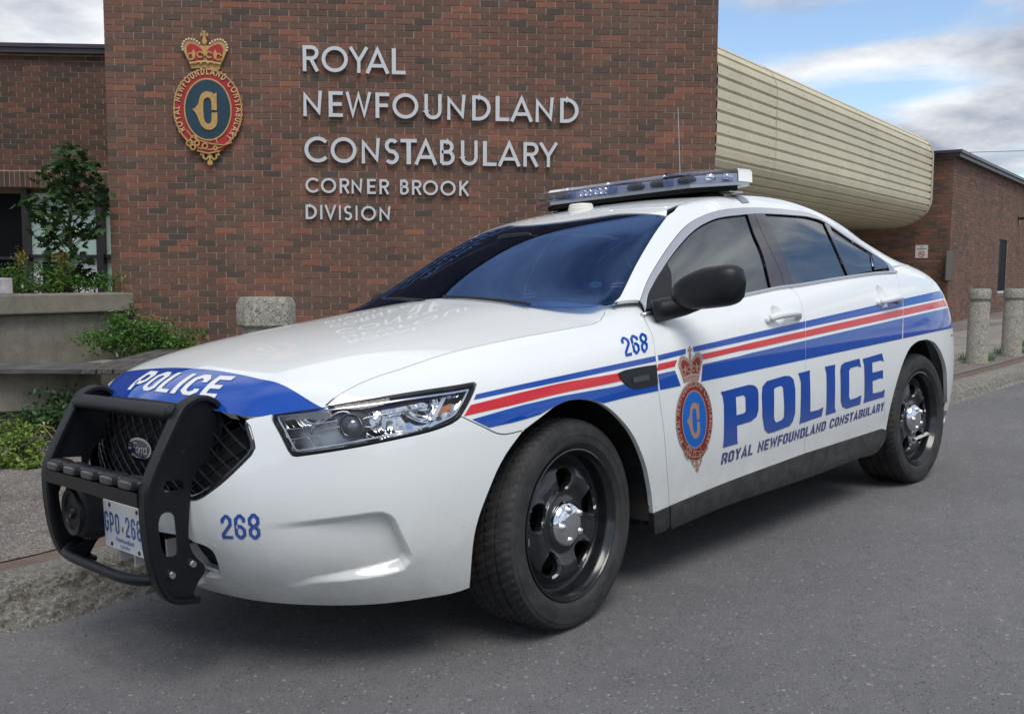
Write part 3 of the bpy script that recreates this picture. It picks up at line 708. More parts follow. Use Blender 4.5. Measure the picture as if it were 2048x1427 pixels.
roof_loop=np.concatenate([[[tcx[0]+.35,5.13]],[[a,5.13] for a in np.arange(tcx[0]+.8,12.3,.5)],[[12.5,5.3],[12.45,6.2],[12.3,7.2],[12.25,8.0]],[[k,8.0] for k in np.arange(12,tcx[0]-.6,-.5)],catm(np.array(ws_top),.15)[::-1]])
ROOF=panel('roof',U,[roof_loop],CAR,W,center=True,fl=.012)
back=np.concatenate([[[12.62,5.4],[12.55,6.2],[12.4,7.2],[12.35,8.0]],[[k,8.0] for k in np.arange(12.8,15,.4)],[[15,7],[14.9,6],[14.6,5.3]],[[13.6,5.2]]])
panel('rear_windshield',U,[back],CAR,MT['tint'],center=True,fl=.003,off=-.004)
# gutter: dark channel between roof and side pressing
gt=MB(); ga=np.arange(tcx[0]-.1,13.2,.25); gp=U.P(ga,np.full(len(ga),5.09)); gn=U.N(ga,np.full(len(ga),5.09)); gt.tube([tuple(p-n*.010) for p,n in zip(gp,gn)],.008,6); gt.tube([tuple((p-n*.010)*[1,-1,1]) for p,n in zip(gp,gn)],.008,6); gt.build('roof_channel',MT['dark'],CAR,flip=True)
# trunk lid and rear deck
dk=MB(); prof=[(3.02,1.235),(3.16,1.205),(3.3,1.195),(3.42,1.185),(3.52,1.165),(3.57,1.13),(3.62,.95),(3.63,.80)]
V=[];yy=[-.66,-.6,-.4,-.2,0,.2,.4,.6,.66]
for x,z in prof:
    for y in yy: V.append((x-.06*(y/.66)**2*(x>3.4),y,z-.022-.05*(abs(y)/.66)**4))
Fk=[(i*9+j,i*9+j+1,(i+1)*9+j+1,(i+1)*9+j) for i in range(len(prof)-1) for j in range(8)]
mesh('trunk_lid',V,Fk,W,CAR,smooth=True,flip=True)
# dark inner body (floor, engine bay, wheel wells)
ib=MB(); ib.box((-.80,-.46,.28),(.42,.46,.80)); ib.box((.45,-.86,.24),(2.40,.86,.34)); ib.box((.40,-.60,.24),(3.5,.60,.40)); ib.box((.50,.86,.33),(2.28,.895,.90)); ib.box((.50,-.895,.33),(2.28,-.86,.90)); ib.box((.38,-.72,.30),(.44,.72,1.04)); ib.box((2.6,-.60,.4),(3.5,.60,1.12))
for x0 in (-.02,2.868):
    for sg in (1,-1):
        n=20; R=.46 if x0<1 else .44; Vv=[];ff=[]
        for i in range(n+1):
            a=math.pi*(-.06+1.10*i/n); yo=np.interp(math.cos(a),[-1,-.75,-.3,1],[.80,.87,.91,.91]) if x0<1 else np.interp(math.cos(a),[-1,.2,1],[.91,.90,.84]); Vv+=[(x0+R*math.cos(a),sg*.50,.36+R*math.sin(a)),(x0+R*math.cos(a),sg*yo,.36+R*math.sin(a)*.985)]
        ff=[(2*i,2*i+1,2*i+3,2*i+2) for i in range(n)]; ff.append(tuple(2*i for i in range(n+1))); ib.add(Vv,ff)
ib.build('inner_body',plain('wheel_well',(.012,.012,.012),.9,var=.5,vs=20,bmp=.4,bs=80),CAR,flip=True)
# windshield surround: cowl and wipers
cw_=MB(); cpts=[]
for y in np.linspace(-.60,.60,21):
    t=abs(y)/.74; xb=.16+.29*t*t; xf=xb-.06+.0*t; zb_=1.080-.012*t-.02*t*t; cpts.append(((xf-.03,y,zb_-.015),(xb+.13,y,zb_+.005)))
V=[p for pr_ in cpts for p in pr_]; mesh('cowl',V,[(2*i,2*i+2,2*i+3,2*i+1) for i in range(20)],MT['blackpl'],CAR,flip=True)
for nm,pp in (('wiper',[(722,606),(760,604),(800,602),(850,606)]),('wiper',[(890,598),(940,600),(1000,606),(1050,612),(1060,614)])):
    ab=onS(U,path([pp],10,close=False)); Q=U.P(ab[:,0],ab[:,1])+U.N(ab[:,0],ab[:,1])*.012; m_=MB(); m_.tube([tuple(p) for p in Q],.007,6); m_.build(nm,MT['blackpl'],CAR,smooth=True,flip=True)
# decals on the body side
def dpx(name,q,segs,parent,mat,off=.0016): return decal(name,q,[px(q,*segs)],parent,mat,off)
ln=lambda a,b,u0,u1,n=6:[(u,np.interp(u,a,b)) for u in np.linspace(u0,u1,n)]
# stripe edges, image x -> y
b1t=([947,1034,1170,1312.6,1366,1500,1696,1892,1910],[789.5,770,741,710.9,696+2,667,622.5,578.4,574.5]); b1b=([947,1034,1170,1312.6,1366,1500,1696,1892,1910],[799,780.5,752,721.6,708.5,679.3,636.3,594.5,590.5])
r1t=([941,1034,1124,1236,1312,1480,1500,1696,1892,1910],[809.5,786,765,746,728.5,690.8,685.5,641.8,598.5,594.5]); r1b=([927,1034,1124,1232,1312,1480,1500,1696,1892,1910],[832,807,785,764,741.5,701,698.3,655,611.5,607.5])
b2t=([940,1034,1124,1232,1312,1480,1500,1696,1892,1910],[836,812.5,791,772,748.7,711.4,706,660.8,616,612]); b2b=([978,1034,1084,1205,1312,1480,1500,1696,1892,1910],[854,842,828,806,781,746.5,742,700,658,654])
def band(name,par,top,bot,u0t,u0b,u1t,u1b,mat):
    t=ln(*top,u0t,u1t,12); b=ln(*bot,u0b,u1b,12); return dpx(name,S,[t,[t[-1],b[-1]],b[::-1],[b[0],t[0]]],par,mat)
g=1.6
band('blue_stripe',FEND,b1t,b1b,952,947,1310.5,1311.5,BL); band('red_stripe',FEND,r1t,r1b,941,927,1312.5,1314,MT['red'])
sb=[(944,838)]+ln(*b2t,1034,1313,8)
ab2=[(978,854.5),(1034,842),(1060,836)]
dpx('blue_stripe',S,[sb,[sb[-1],(1316,781)],[(1316,781),(1260,792.5),(1205,806)],z2((680,368),(620,354),(540,354),(470,382),(400,420)),[(1079,828.5),(1034,842),(978,854.5)],[(978,854.5),(944,838)]],FEND,BL)
# door bands, interrupted by the badge
band('blue_stripe',FDOOR,b1t,b1b,1315,1317,1371,1371,BL); band('blue_stripe',FDOOR,b1t,b1b,1385.5,1387,1610,1610,BL)
band('red_stripe',FDOOR,r1t,r1b,1316,1312.5,1354,1349,MT['red']); band('red_stripe',FDOOR,r1t,r1b,1402,1404,1610.3,1610.3,MT['red'])
band('blue_stripe',FDOOR,b2t,b2b,1315.5,1320,1349.5,1361,BL); band('blue_stripe',FDOOR,b2t,b2b,1405,1402,1610.3,1610.3,BL)
for top,bot,mt,nm in ((b1t,b1b,BL,'blue_stripe'),(r1t,r1b,MT['red'],'red_stripe'),(b2t,b2b,BL,'blue_stripe')):
    um=np.interp(top[1][0],[600,800],[1806,1806])
    band(nm,RDOOR,top,bot,1611.3,1611.3,1805.4,1805.4 if nm!='blue_stripe' or top is b1t else 1803.6,mt)
    t=ln(*top,1806.7,1888,8); b=ln(*bot,1806.7 if top is not b2t else 1805.6,1890,8)
    A=onS(S,catm(np.array(t),10)); B=onS(S,catm(np.array(b),10)); ext=lambda X:np.concatenate([X,[X[-1]+(X[-1]-X[-6])/max(X[-1,0]-X[-6,0],.05)*k for k in (.5,1.,1.6,2.2)]])
    A,B=ext(A),ext(B); decal(nm,S,[np.concatenate([A,B[::-1]])],QUART,mt)
POL={'P':[zd((457,400),(475,396),(640,353),(675,357),(696,378),(702,410),(702,520),(690,560),(655,590),(563,618),(565,700),(568,735),(472,762),(478,700),(478,480),(470,425)),zd((555,432),(605,420),(618,432),(620,525),(607,538),(560,550))],
'O':[zd((728,365),(755,330),(870,296),(905,296),(930,318),(941,380),(940,540),(925,590),(905,620),(800,660),(765,668),(742,645),(728,560),(724,420)),zd((803,382),(815,370),(850,359),(862,370),(870,500),(868,560),(855,580),(820,597),(808,588),(803,560))],
'L':[zh((490,948),(610,917),(607,960),(612,1340),(690,1322),(747,1292),(728,1385))+zd((968,607),(975,550),(977,330))],
'I':[zd((1133,236),(1200,222),(1198,270),(1197,500),(1205,530),(1138,552),(1143,500),(1143,280))],
'C':[zd((1260,210),(1357,183),(1368,240),(1345,232),(1300,245),(1290,265),(1290,430),(1298,450),(1335,438),(1370,420),(1362,480),(1275,508),(1248,498),(1236,460),(1233,260),(1240,225))],
'E':[zd((1378,186),(1503,149),(1516,202),(1495,195),(1440,210),(1442,275),(1510,258),(1510,314),(1495,309),(1442,330),(1444,410),(1500,397),(1522,382),(1517,432),(1383,472),(1390,430),(1388,225))]}
for ch,L in POL.items(): decal('door_letter',S,[onS(S,l) for l in L],FDOOR if ch in 'PO' else RDOOR,BL)
fB=blk(.5,.19,.12); fBi=blk(.52,.15,.10)
g_,w_=text_polys('268',blk(.46,.135,.13),.135,.10); decal_union('fleet_number',S,quadmap(S,(1237.5,675.5),(1291,664.5),(1295,704),(1251,713),w_),[k for c,g in g_ for k in g],FEND,BL)
decal_union('fleet_number',S,quadmap(S,(441,1028.5),(518.5,1025),(523,1077.5),(445.6,1075.8),w_),[k for c,g in g_ for k in g],BUMP,BL)
g_,w_=text_polys('ROYAL NEWFOUNDLAND CONSTABULARY',blk(.56,.19,.10),.19,.11,.42,slant=.10); 
qm_=quadmap(S,(1442.5,906.5),(1768,803.5),(1766.5,820),(1441,929),w_)
for a_,b_ in ((0,5),(5,17),(17,99)): decal_union('small_lettering',S,qm_,[k for c,g in g_[a_:b_] for k in g],FDOOR,MT['navy'])
# hood band and lettering
hbl=onS(H,path([z5((1915,492),(1550,308),(1350,262),(1150,218),(900,178),(640,163),(440,175),(230,213))],8,close=False))
cut=hbl[hbl[:,1]<=5.0]; yb=np.interp(5.0,hbl[:,1],hbl[:,0]); bandl=np.concatenate([cut,[[yb,5.0]],[[yb/2+.03,5.0],[.07,5.0]],[[.07,4.2],[.07,3.4]],he[::-1][:-1]]) 
panel('blue_hood_band',H,[bandl],HOOD,BL,center=True,off=.0016,fl=0,gap=0)
def quadmap2(q,c,W_):
    c=np.array(c,float)
    def f(V):
        u=(V[:,0]/W_)[:,None]; v=V[:,1][:,None]; return (c[0]*(1-u)+c[1]*u)*v+(c[3]*(1-u)+c[2]*u)*(1-v)
    return f

MT['gapshade']=plain('seam_shade',(.010,.010,.010),.8)  # dark strips behind the panel gaps, painted as the shade in their depth
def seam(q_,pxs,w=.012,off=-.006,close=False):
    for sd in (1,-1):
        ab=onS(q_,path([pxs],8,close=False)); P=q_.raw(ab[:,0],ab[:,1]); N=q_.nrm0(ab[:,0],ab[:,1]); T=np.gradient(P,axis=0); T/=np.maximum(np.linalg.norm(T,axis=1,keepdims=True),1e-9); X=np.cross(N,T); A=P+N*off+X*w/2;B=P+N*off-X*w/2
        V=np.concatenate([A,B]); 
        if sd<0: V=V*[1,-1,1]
        n=len(P); mesh('seam_shade',V,[(i,i+1,n+i+1,n+i) for i in range(n-1)],MT['gapshade'],CAR,flip=True)
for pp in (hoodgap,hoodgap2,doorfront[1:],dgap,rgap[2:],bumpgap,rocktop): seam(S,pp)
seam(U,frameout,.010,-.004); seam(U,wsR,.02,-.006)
g_,w_=text_polys('POLICE',blk(.60,.18,.13),.18,.13)
hq=onS(H,[z5((352,190))[0],z5((1128,240))[0],z5((940,428))[0],z5((160,355))[0]])
decal_union('hood_lettering',H,quadmap2(H,hq,w_),[k for c,g in g_ for k in g],HOOD,MT['white'],off=.0032)
# ------------------------------------------------------------------ wheels
def wheel(x,sg,steer):
    e=empty('wheel'); e.parent=CAR; e.location=(x,-sg*.800+0,.350); e.rotation_euler=(0,0,steer+(0 if sg>0 else math.pi))
    o=-.80 # outer side is -y in local frame; d() maps outward distance from car centre line
    d=lambda v:-(v-.80)
    m=MB(); prof=[(.232,.735),(.240,.700),(.262,.690),(.300,.683),(.330,.688),(.343,.700),(.349,.714)]
    for g0 in (.730,.772,.818,.862): prof+=[(.3515,g0-.012),(.352,g0),(.342,g0+.002),(.342,g0+.010),(.3525,g0+.012)]
    prof+=[(.3515,.888),(.349,.900),(.3445,.912),(.336,.921),(.3355,.9235),(.330,.926),(.322,.929),(.3215,.9305),(.310,.932),(.298,.9325),(.2975,.931),(.285,.931),(.272,.928),(.2715,.926),(.262,.920),(.252,.910),(.245,.905),(.240,.86)]
    nT=288; V=[]
    for r_,y in prof:
        for j in range(nT):
            a=2*math.pi*j/nT; sh=int(round((y-.80)*60)); cut=(j+sh)%4==0 and r_>.3425 and .712<y<.915; r2=r_-(.0070 if cut else 0); V.append((r2*math.cos(a),d(y),r2*math.sin(a)))
    m.add(V,[(i*nT+j,i*nT+(j+1)%nT,(i+1)*nT+(j+1)%nT,(i+1)*nT+j) for i in range(len(prof)-1) for j in range(nT)]); m.build('tyre',MT['tyre'],e,auto=28)
    m=MB(); prof=[(.250,.907),(.2535,.914),(.2525,.919),(.248,.920),(.244,.915),(.2425,.905),(.237,.900),(.2335,.890),(.2325,.868),(.2285,.855),(.223,.851)]
    m.lathe([(r,d(y)) for r,y in prof],axis=1,n=80); m.lathe([(r,d(y)) for r,y in [(.2325,.868),(.228,.80),(.215,.76),(.228,.70)]],axis=1,n=64)
    m.build('rim',MT['steel'],e,auto=40)
    # pressed disc with five openings
    def hgt(P):
        r=np.hypot(P[:,0],P[:,1]); a=np.arctan2(P[:,1],P[:,0])
        y=np.interp(r,[0,.072,.082,.095,.112,.135,.165,.19,.205,.216,.225],[.884,.884,.880,.874,.878,.889,.890,.880,.866,.853,.851])
        k=np.cos(5*(a-math.pi/2)); edge=np.exp(-((r-.155)/.042)**2); return y-.010*np.clip(k,0,1)*edge+.004*np.clip(-k,0,1)*edge
    out_=[np.array(arc(0,0,.2245,.2245,0,360,96)[:-1])]
    hs=[]
    for k in range(5):
        a=math.pi/2+k*2*math.pi/5; h=[]
        for t in np.linspace(0,2*math.pi,28,endpoint=False):
            rr=.147+.036*math.sin(t); ww=.0425*(1+.26*math.sin(t)); cx=math.cos(t); u=math.copysign(abs(cx)**.8,cx)*ww
            h.append((rr*math.cos(a)-u*math.sin(a),rr*math.sin(a)+u*math.cos(a)))
        hs.append(np.array(h))
    gx,gy=np.meshgrid(np.arange(-.23,.23,.0085),np.arange(-.23,.23,.0085)); g=np.c_[gx.ravel(),gy.ravel()]; g=g[(np.hypot(g[:,0],g[:,1])<.220)]
    for h in hs: g=g[sdist(g,h)>.004]
    rim2=[h for h in hs]
    extra=np.concatenate([h+(h-h.mean(0))*.13 for h in hs]+[g]); extra=extra[inside(extra,out_+hs)]
    V,Fc=tri2d(out_+hs,extra)
    fr=lambda P,h:np.c_[P[:,0],[d(v) for v in hgt(P)+h],P[:,1]]
    def hg2(P):
        y=hgt(P); dm=np.min([sdist(P,h) for h in hs],0); return y+.004*np.exp(-((dm-.006)/.006)**2)-.006*(dm<.0015)
    hh=hg2(V); A=np.c_[V[:,0],[d(v) for v in hh],V[:,1]]; VV=list(A);F4=[tuple(reversed(f)) for f in Fc]
    for x_,y_ in bedges(Fc):
        k=len(VV); VV+=[A[x_],A[y_],A[y_]+[0,.022,0],A[x_]+[0,.022,0]]; F4.append((k,k+1,k+2,k+3))
    o=mesh('wheel_disc',VV,F4,MT['steel'],e,smooth=True,auto=55)
    m=MB(); m.lathe([(.0,d(.918)),(.03,d(.9175)),(.055,d(.913)),(.070,d(.904)),(.078,d(.892)),(.081,d(.880))],axis=1,n=40)
    for k in range(5):
        a=math.pi/2+.3+k*2*math.pi/5; m.lathe([(.0,d(.9225)),(.007,d(.922)),(.011,d(.919)),(.0135,d(.913)),(.018,d(.908))],c=(.052*math.cos(a),0,.052*math.sin(a)),axis=1,n=16)
    m.build('hub_cap',MT['chrome'],e,auto=50)
    m=MB(); m.lathe([(.0,d(.80)),(.165,d(.80)),(.165,d(.775)),(.0,d(.775))],axis=1,n=48); m.build('brake_disc',MT['brk'],e,auto=40)
    if sg>0:
        for ang0,wd in ((112,'RSA'),(292,'RSA')):
            tp,tw=text_polys(wd,fut(.2),.2,.25)
            gs_=[k for c,g in tp for k in g]; V,Fc=tri2d([densify(l,.25) for g in gs_ for l in g],None,union=[[densify(l,.25) for l in g] for g in gs_])
            def tf(P,h):
                rr=.292+P[:,1]*.022; an=np.radians(ang0)+(P[:,0]-tw/2)*.022/.30; return np.c_[rr*np.cos(an),np.full(len(P),d(.9318+h)),rr*np.sin(an)]
            VV,F4=extrude2d(V,Fc,tf,0,.0016); mesh('sidewall_lettering',VV,F4,MT['rubber'],e)
    a=-2.9; m=MB(); m.box((-.250,d(.924),-.016),(-.243,d(.918),.008)); 
    m.build('balance_weight',MT['satin'],e)
    return e
MT['brk']=plain('brake_iron',(.02,.019,.018),.8)
for x,sg,st in ((0,1,.09),(0,-1,.09),(2.868,1,0),(2.868,-1,0)): wheel(x,sg,st)
# ------------------------------------------------------------------ headlights
hl_out=np.concatenate([op(S,headtop_in,headtop,headback,headbot,headin)])[:-1]
def insetab(q,L,d):
    sc=np.array([.22,.1]); mid=L.mean(0); e=.05
    sc=np.array([np.linalg.norm(q.raw(mid[0]+e,mid[1])-q.raw(mid[0]-e,mid[1]))/(2*e),np.linalg.norm(q.raw(mid[0],mid[1]+e)-q.raw(mid[0],mid[1]-e))/(2*e)])
    L2=densify(L*sc,.01); L2=inset(L2,d)
    keep=[];
    dd=sdist(L2,densify(L*sc,.02)); L2=L2[dd>abs(d)*.93]
    return L2/sc
tray=insetab(S,hl_out,.002); in1=insetab(S,hl_out,.0065); in2=insetab(S,hl_out,.012); in3=insetab(S,hl_out,.0165)
MT['lampdark']=plain('lamp_housing',(.36,.37,.40),.28,.7,coat=.3)
def wavy():
    m,t,b=M_('fluted_reflector'); b.inputs['Metallic'].default_value=1; b.inputs['Roughness'].default_value=.09; b.inputs['Base Color'].default_value=(.62,.64,.67,1)
    bump(t,b,noise(t,7,2,.5,dist=1.6),.9,.06); return m
MT['refl']=wavy()
for sd in (1,-1):
    hl=empty('headlight'); hl.parent=CAR
    panel('lens',S,[in1],hl,MT['lens'],side=sd,fl=.0,off=-.001,gap=0)
    panel('bezel',S,[tray,in1[::1]],hl,MT['blackpl'],side=sd,fl=.01,off=-.001,gap=0)
    panel('chrome_rim',S,[in2,in3],hl,MT['trim'],side=sd,fl=.004,off=-.010,gap=0)
    # housing walls and back
    panel('housing',S,[tray],hl,MT['lampdark'],side=sd,fl=-.060,off=-.062,gap=0,step=.05)
    rf=px(S,z4((960,345),(1300,285),(1700,195)),z4((1700,195),(1860,180)),z4((1860,180),(1840,290),(1740,420),(1560,520)),z4((1560,520),(1200,620),(900,690)),z4((900,690),(930,500),(960,345)))
    panel('reflector',S,[rf],hl,MT['refl'],side=sd,fl=.02,off=-.040,gap=0,step=.04)
    am=px(S,z4((1600,330),(1740,280)),z4((1740,280),(1740,340),(1620,400)),z4((1620,400),(1600,330)))
    panel('turn_reflector',S,[am],hl,MT['amber'],side=sd,fl=.01,off=-.034,gap=0)
    fin=px(S,z4((1640,215),(1680,215)),z4((1680,215),(1570,460)),z4((1570,460),(1530,455)),z4((1530,455),(1640,215)))
    panel('divider_fin',S,[fin],hl,MT['trim'],side=sd,fl=.02,off=-.026,gap=0)
    gr=px(S,z4((80,455),(300,410),(520,395)),z4((520,395),(400,500)),z4((400,500),(110,535)),z4((110,535),(80,455)))
    panel('marker_reflector',S,[gr],hl,MT['refl'],side=sd,fl=.01,off=-.030,gap=0)
    for seg in (((105,548),(380,520),(640,378),(760,385)),((1430,340),(900,432),(860,480),(870,520),(1000,520)),((105,548),(160,640),(340,628),(395,715),(540,722)),((365,590),(405,510),(640,460)),((365,590),(660,520)),((210,650),(230,760),(800,700))):
        ab=onS(S,path([z4(*seg)],6,close=False)); Q=S.P(ab[:,0],ab[:,1])-S.N(ab[:,0],ab[:,1])*.016; 
        if sd<0: Q=Q*[1,-1,1]
        m=MB(); m.tube([tuple(p) for p in Q],.0024,6); m.build('chrome_strip',MT['trim'],hl,smooth=True,flip=True)
    ab=onS(S,[z4((790,500))[0]]); p=S.P(ab[:,0],ab[:,1])[0]-S.N(ab[:,0],ab[:,1])[0]*.045
    ax=np.array([-.86,.50,.03]); 
    if sd<0: p=p*[1,-1,1]; ax=ax*[1,-1,1]
    ax/=np.linalg.norm(ax)
    def ringm(nm,prof,mat):
        up=np.array([0,0,1.]); x_=np.cross(ax,up);x_/=np.linalg.norm(x_); u_=np.cross(x_,ax); m=MB(); V=[];n=32
        for r,h in prof:
            for j in range(n):
                a=2*math.pi*j/n; V.append(p+ax*h+x_*r*math.cos(a)+u_*r*math.sin(a))
        m.add(V,[(i*n+j,i*n+(j+1)%n,(i+1)*n+(j+1)%n,(i+1)*n+j) for i in range(len(prof)-1) for j in range(n)]); return m.build(nm,mat,hl,smooth=True,auto=50,flip=True)
    ringm('projector_ring',[(.033,.024),(.037,.030),(.040,.024),(.041,-.02),(.05,-.03)],MT['trim'])
    ringm('projector_lens',[(.0005,.042),(.012,.040),(.022,.034),(.029,.026),(.033,.016)],plain('projector_glass',(.20,.22,.26),.03,.5,coat=1))
# ------------------------------------------------------------------ grille
gl=[(1.0,4.05)]; gtop=op(S,[(490,841)]) if 0 else onS(S,[(490,841)])[0]
GL=np.concatenate([grR_ab,[[1.,glow[1]]],[[1.,6.5]],[[1.,7.72]],[[2.,7.72]],[[3.0,7.7]]])
panel('grille_back',S,[GL],CAR,MT['dark'],center=True,fl=-.08,off=-.085,gap=0,step=.06)
GI=insetab(S,GL,.020); GI[:,0]=np.where(GI[:,0]<1.12,1.0,GI[:,0])
panel('grille_frame',S,[insetab(S,GL,.001)*1,],CAR,MT['dark'],center=False,fl=0,off=-.09) if 0 else None
fr_=MB()
rim=[p for p in S.P(grR_ab[:,0],grR_ab[:,1])-S.N(grR_ab[:,0],grR_ab[:,1])*.010]
rim=[np.array(p) for p in rim]; cen=np.array([-1.0,.0,.70]); rim=[p+(cen-p)/np.linalg.norm(cen-p)*.012 for p in rim]
full=rim+[np.array([-1.07,0.,rim[-1][2]])]+[p*[1,-1,1] for p in rim[::-1]]
fr_.tube([tuple(p) for p in full],.013,8); fr_.build('grille_frame',MT['gloss'],CAR,smooth=True,flip=True)
gm=MB(); gp2=np.array(S.P(GL[:,0],GL[:,1]))[:,[1,2]]; gp2=np.concatenate([gp2,gp2[::-1]*[-1,1]])
for sgn in (1,-1):
    for c0 in np.arange(-1.4,1.4,.042):
        pts=[]
        for t in np.arange(-.62,.62,.03):
            y=t; z=.70+sgn*(t*.62)+c0
            pts.append((y,z))
        pts=np.array(pts); ins=inside(pts,[gp2]); run=[]
        for k,(p,i_) in enumerate(zip(pts,ins)):
            if i_: run.append(p)
            if (not i_ or k==len(pts)-1) and len(run)>1:
                ab=onYZ(S,np.abs(run)*[1,1]); Q=S.raw(ab[:,0],ab[:,1]); Q[:,1]=[r[0] for r in run]; Q[:,0]+=.050
                gm.tube([tuple(q) for q in Q],.0036,4,cap=False); run=[]
            elif not i_: run=[]
go=gm.build('grille_mesh',MT['blackpl'],CAR,flip=True); go['kind']='stuff'
# maker's oval
def oval_frame(c,nx,ny,nz,s=1): 
    c=np.array(c);nx=np.array(nx);ny=np.array(ny);nz=np.array(nz)
    return lambda P,h: c+np.outer(P[:,0]*s,nx)+np.outer(P[:,1]*s,ny)+nz*(h if np.ndim(h)==0 else np.array(h)[:,None])
of=oval_frame((-1.022,-.0,.676),(0,1,0),(.12,0,.99),(-.99,0,.12))
E1=np.array(arc(0,0,.088,.036,0,360,48)[:-1]);E2=np.array(arc(0,0,.078,.0285,0,360,48)[:-1])
V,Fc=tri2d([E1,E2]);VV,F4=extrude2d(V,Fc,of,0,.012); badge=mesh('grille_badge',VV,F4,MT['chrome'],CAR,flip=True)
V,Fc=tri2d([E2]);VV,F4=extrude2d(V,Fc,of,0,.007); mesh('badge_field',VV,F4,plain('badge_blue',(.006,.012,.06),.12,coat=1),badge,flip=True)
scr=[[(-.058,.012),(-.050,.018),(-.036,.017),(-.022,.016)],[(-.040,.017),(-.046,.002),(-.054,-.012),(-.062,-.008)],[(-.052,.001),(-.034,.003)],arc(-.018,-.004,.010,.009,0,360,14),[(-.008,-.002),(.002,.004),(.008,.002)],[(.000,.004),(-.002,-.010)],[(.010,.004),(.014,-.006),(.012,-.012)],[(.012,.003),(.020,.005),(.026,.001)],arc(.036,-.004,.010,.009,0,360,14),[(.056,.017),(.048,.002),(.046,-.010),(.056,-.011)]]
gr_=[stroke(p,.0042) for p in scr]; V,Fc=tri2d([l for g in gr_ for l in g],None,union=gr_); mesh('badge_script',of(V*[1,1],.0085),[tuple(f) for f in Fc],MT['chrome'],badge,flip=True)
# ------------------------------------------------------------------ lower intake fins, tow eye
m=MB()
for y in (-.24,-.12,0,.12,.24): m.box((-1.02,y-.007,.27),(-.93,y+.007,.40))
m.box((-.96,-.33,.315),(-.90,.33,.325)); m.build('intake_fins',W,CAR,flip=True)
m=MB(); m.box((-.93,-.36,.26),(-.85,.36,.46)); m.build('intake_void',MT['dark'],CAR,flip=True)
# ------------------------------------------------------------------ push bumper
PB=empty('push_bumper'); PB.parent=CAR
YO,YI=.395,.345
rp=[(427,905),(431,868),(434,835),(428,806),(408,791),(385,789),(362,799),(345,817),(315,880),(287,945),(275,985),(276,1040),(285,1110),(299,1160),(318,1193),(345,1203),(385,1199)]
rpx=path([rp],7,close=False); R3=np.array([cat(u,v,Y=YI if i<len(rpx)*.93 else YI) for i,(u,v) in enumerate(rpx)])[:,[0,2]]
k0=int(len(R3)*.30)
tn=np.gradient(R3,axis=0); tn/=np.linalg.norm(tn,axis=1,keepdims=True); nr=np.c_[tn[:,1],-tn[:,0]]
cenx=R3.mean(0); 
if ((cenx-R3)*nr).sum()<0: nr=-nr
wp=[(425,905),(400,930),(384,960),(379,1000),(376,1070),(385,1105),(410,1135),(397,1160),(385,1185)]
W3=np.array([cat(u,v,Y=.37) for u,v in path([wp],8,close=False)])[:,[0,2]]
# keep the plate behind the rim
slot=np.array([cat(u,v,Y=.37)[[0,2]] for u,v in path([z1((672,930),(690,880),(728,865),(760,880),(770,920),(782,1080),(770,1112),(735,1120),(705,1105),(690,1060),(676,980),(672,930))],5)])
rect=np.array([cat(u,v,Y=.37)[[0,2]] for u,v in path([z1((700,690),(815,680)),z1((815,680),(820,730)),z1((820,730),(710,755)),z1((710,755),(700,690))],8)])
for sd in (1,-1):
    V=[];n=len(R3)
    sec=[(0,0.006),(0.006,0),(.044,0),(.05,.006),(.05,.016),(.044,.018),(.006,.018),(0,.016)]
    for i in range(n):
        for a,b in sec: q=R3[i]+nr[i]*b; V.append((q[0],sd*(YI+a),q[1]))
    Fc=[(i*8+j,i*8+(j+1)%8,(i+1)*8+(j+1)%8,(i+1)*8+j) for i in range(n-1) for j in range(8)]; Fc+=[tuple(range(8)),tuple(range((n-1)*8,n*8))]
    mesh('upright_rim',V,Fc,MT['powder'],PB,flip=True,smooth=True,auto=35)
    inner=R3+nr*.008; loop=np.concatenate([inner,W3[::-1]])
    V2,F2=tri2d([loop,slot,rect]); 
    fr2=lambda P,h:np.c_[P[:,0],np.full(len(P),sd*(.367+h)),P[:,1]]
    VV,F4=extrude2d(V2,F2,fr2,0,.007); mesh('upright_plate',VV,F4,MT['powder'],PB,flip=True)
    for uv in ((868,1160),(748,1225)):
        q=cat(*z1(uv)[0],Y=.374); m=MB(); m.lathe([(.0,.012),(.009,.012),(.012,.008),(.012,.0)],c=(0,0,0),axis=1,n=8)
        V=[(x+q[0],sd*(.374+y),z+q[2]) for x,y,z in m.V]; mesh('bolt',V,m.F,MT['satin'] if 'brass' not in MT else MT['brass'],PB,flip=True)
    for k,(u,v) in enumerate([(842,455),(815,520),(802,562),(797,600),(782,645),(770,668)]):
        q=cat(*z1((u,v))[0],Y=.374); m=MB(); r=.007 if k==1 else .004; m.lathe([(r,.0015),(0,.0015)],axis=1,n=8); mesh('hole',[(x+q[0],sd*(.374+y),z+q[2]) for x,y,z in m.V],m.F,MT['dark'],PB,flip=True)
def bar(nm,uv,Y,r,mat,sag=None,n=12,sy=1.,sx=1.):
    q=cat(*uv,Y=Y); m=MB(); m.tube([(q[0]+(sag(y) if sag else 0),y,q[2]) for y in np.linspace(-.35,.35,25)],r,n); V=[((x-q[0])*sx+q[0],y,(z-q[2])*sy+q[2]) for x,y,z in m.V]; return mesh(nm,V,m.F,mat,PB,smooth=True,flip=True),q
bar('cross_tube',(352,826),.34,.026,MT['powder'],sx=1.3)
o_,qc=bar('lower_tube',(284,1172),.34,.016,MT['powder'],sag=lambda y:.10*(abs(y)/.35)**6)
qc=cat(270,998,Y=.33); m=MB(); m.box((qc[0]-.004,-.35,qc[2]-.022),(qc[0]+.05,.35,qc[2]+.020)); m.build('light_channel',MT['powder'],PB,flip=True)
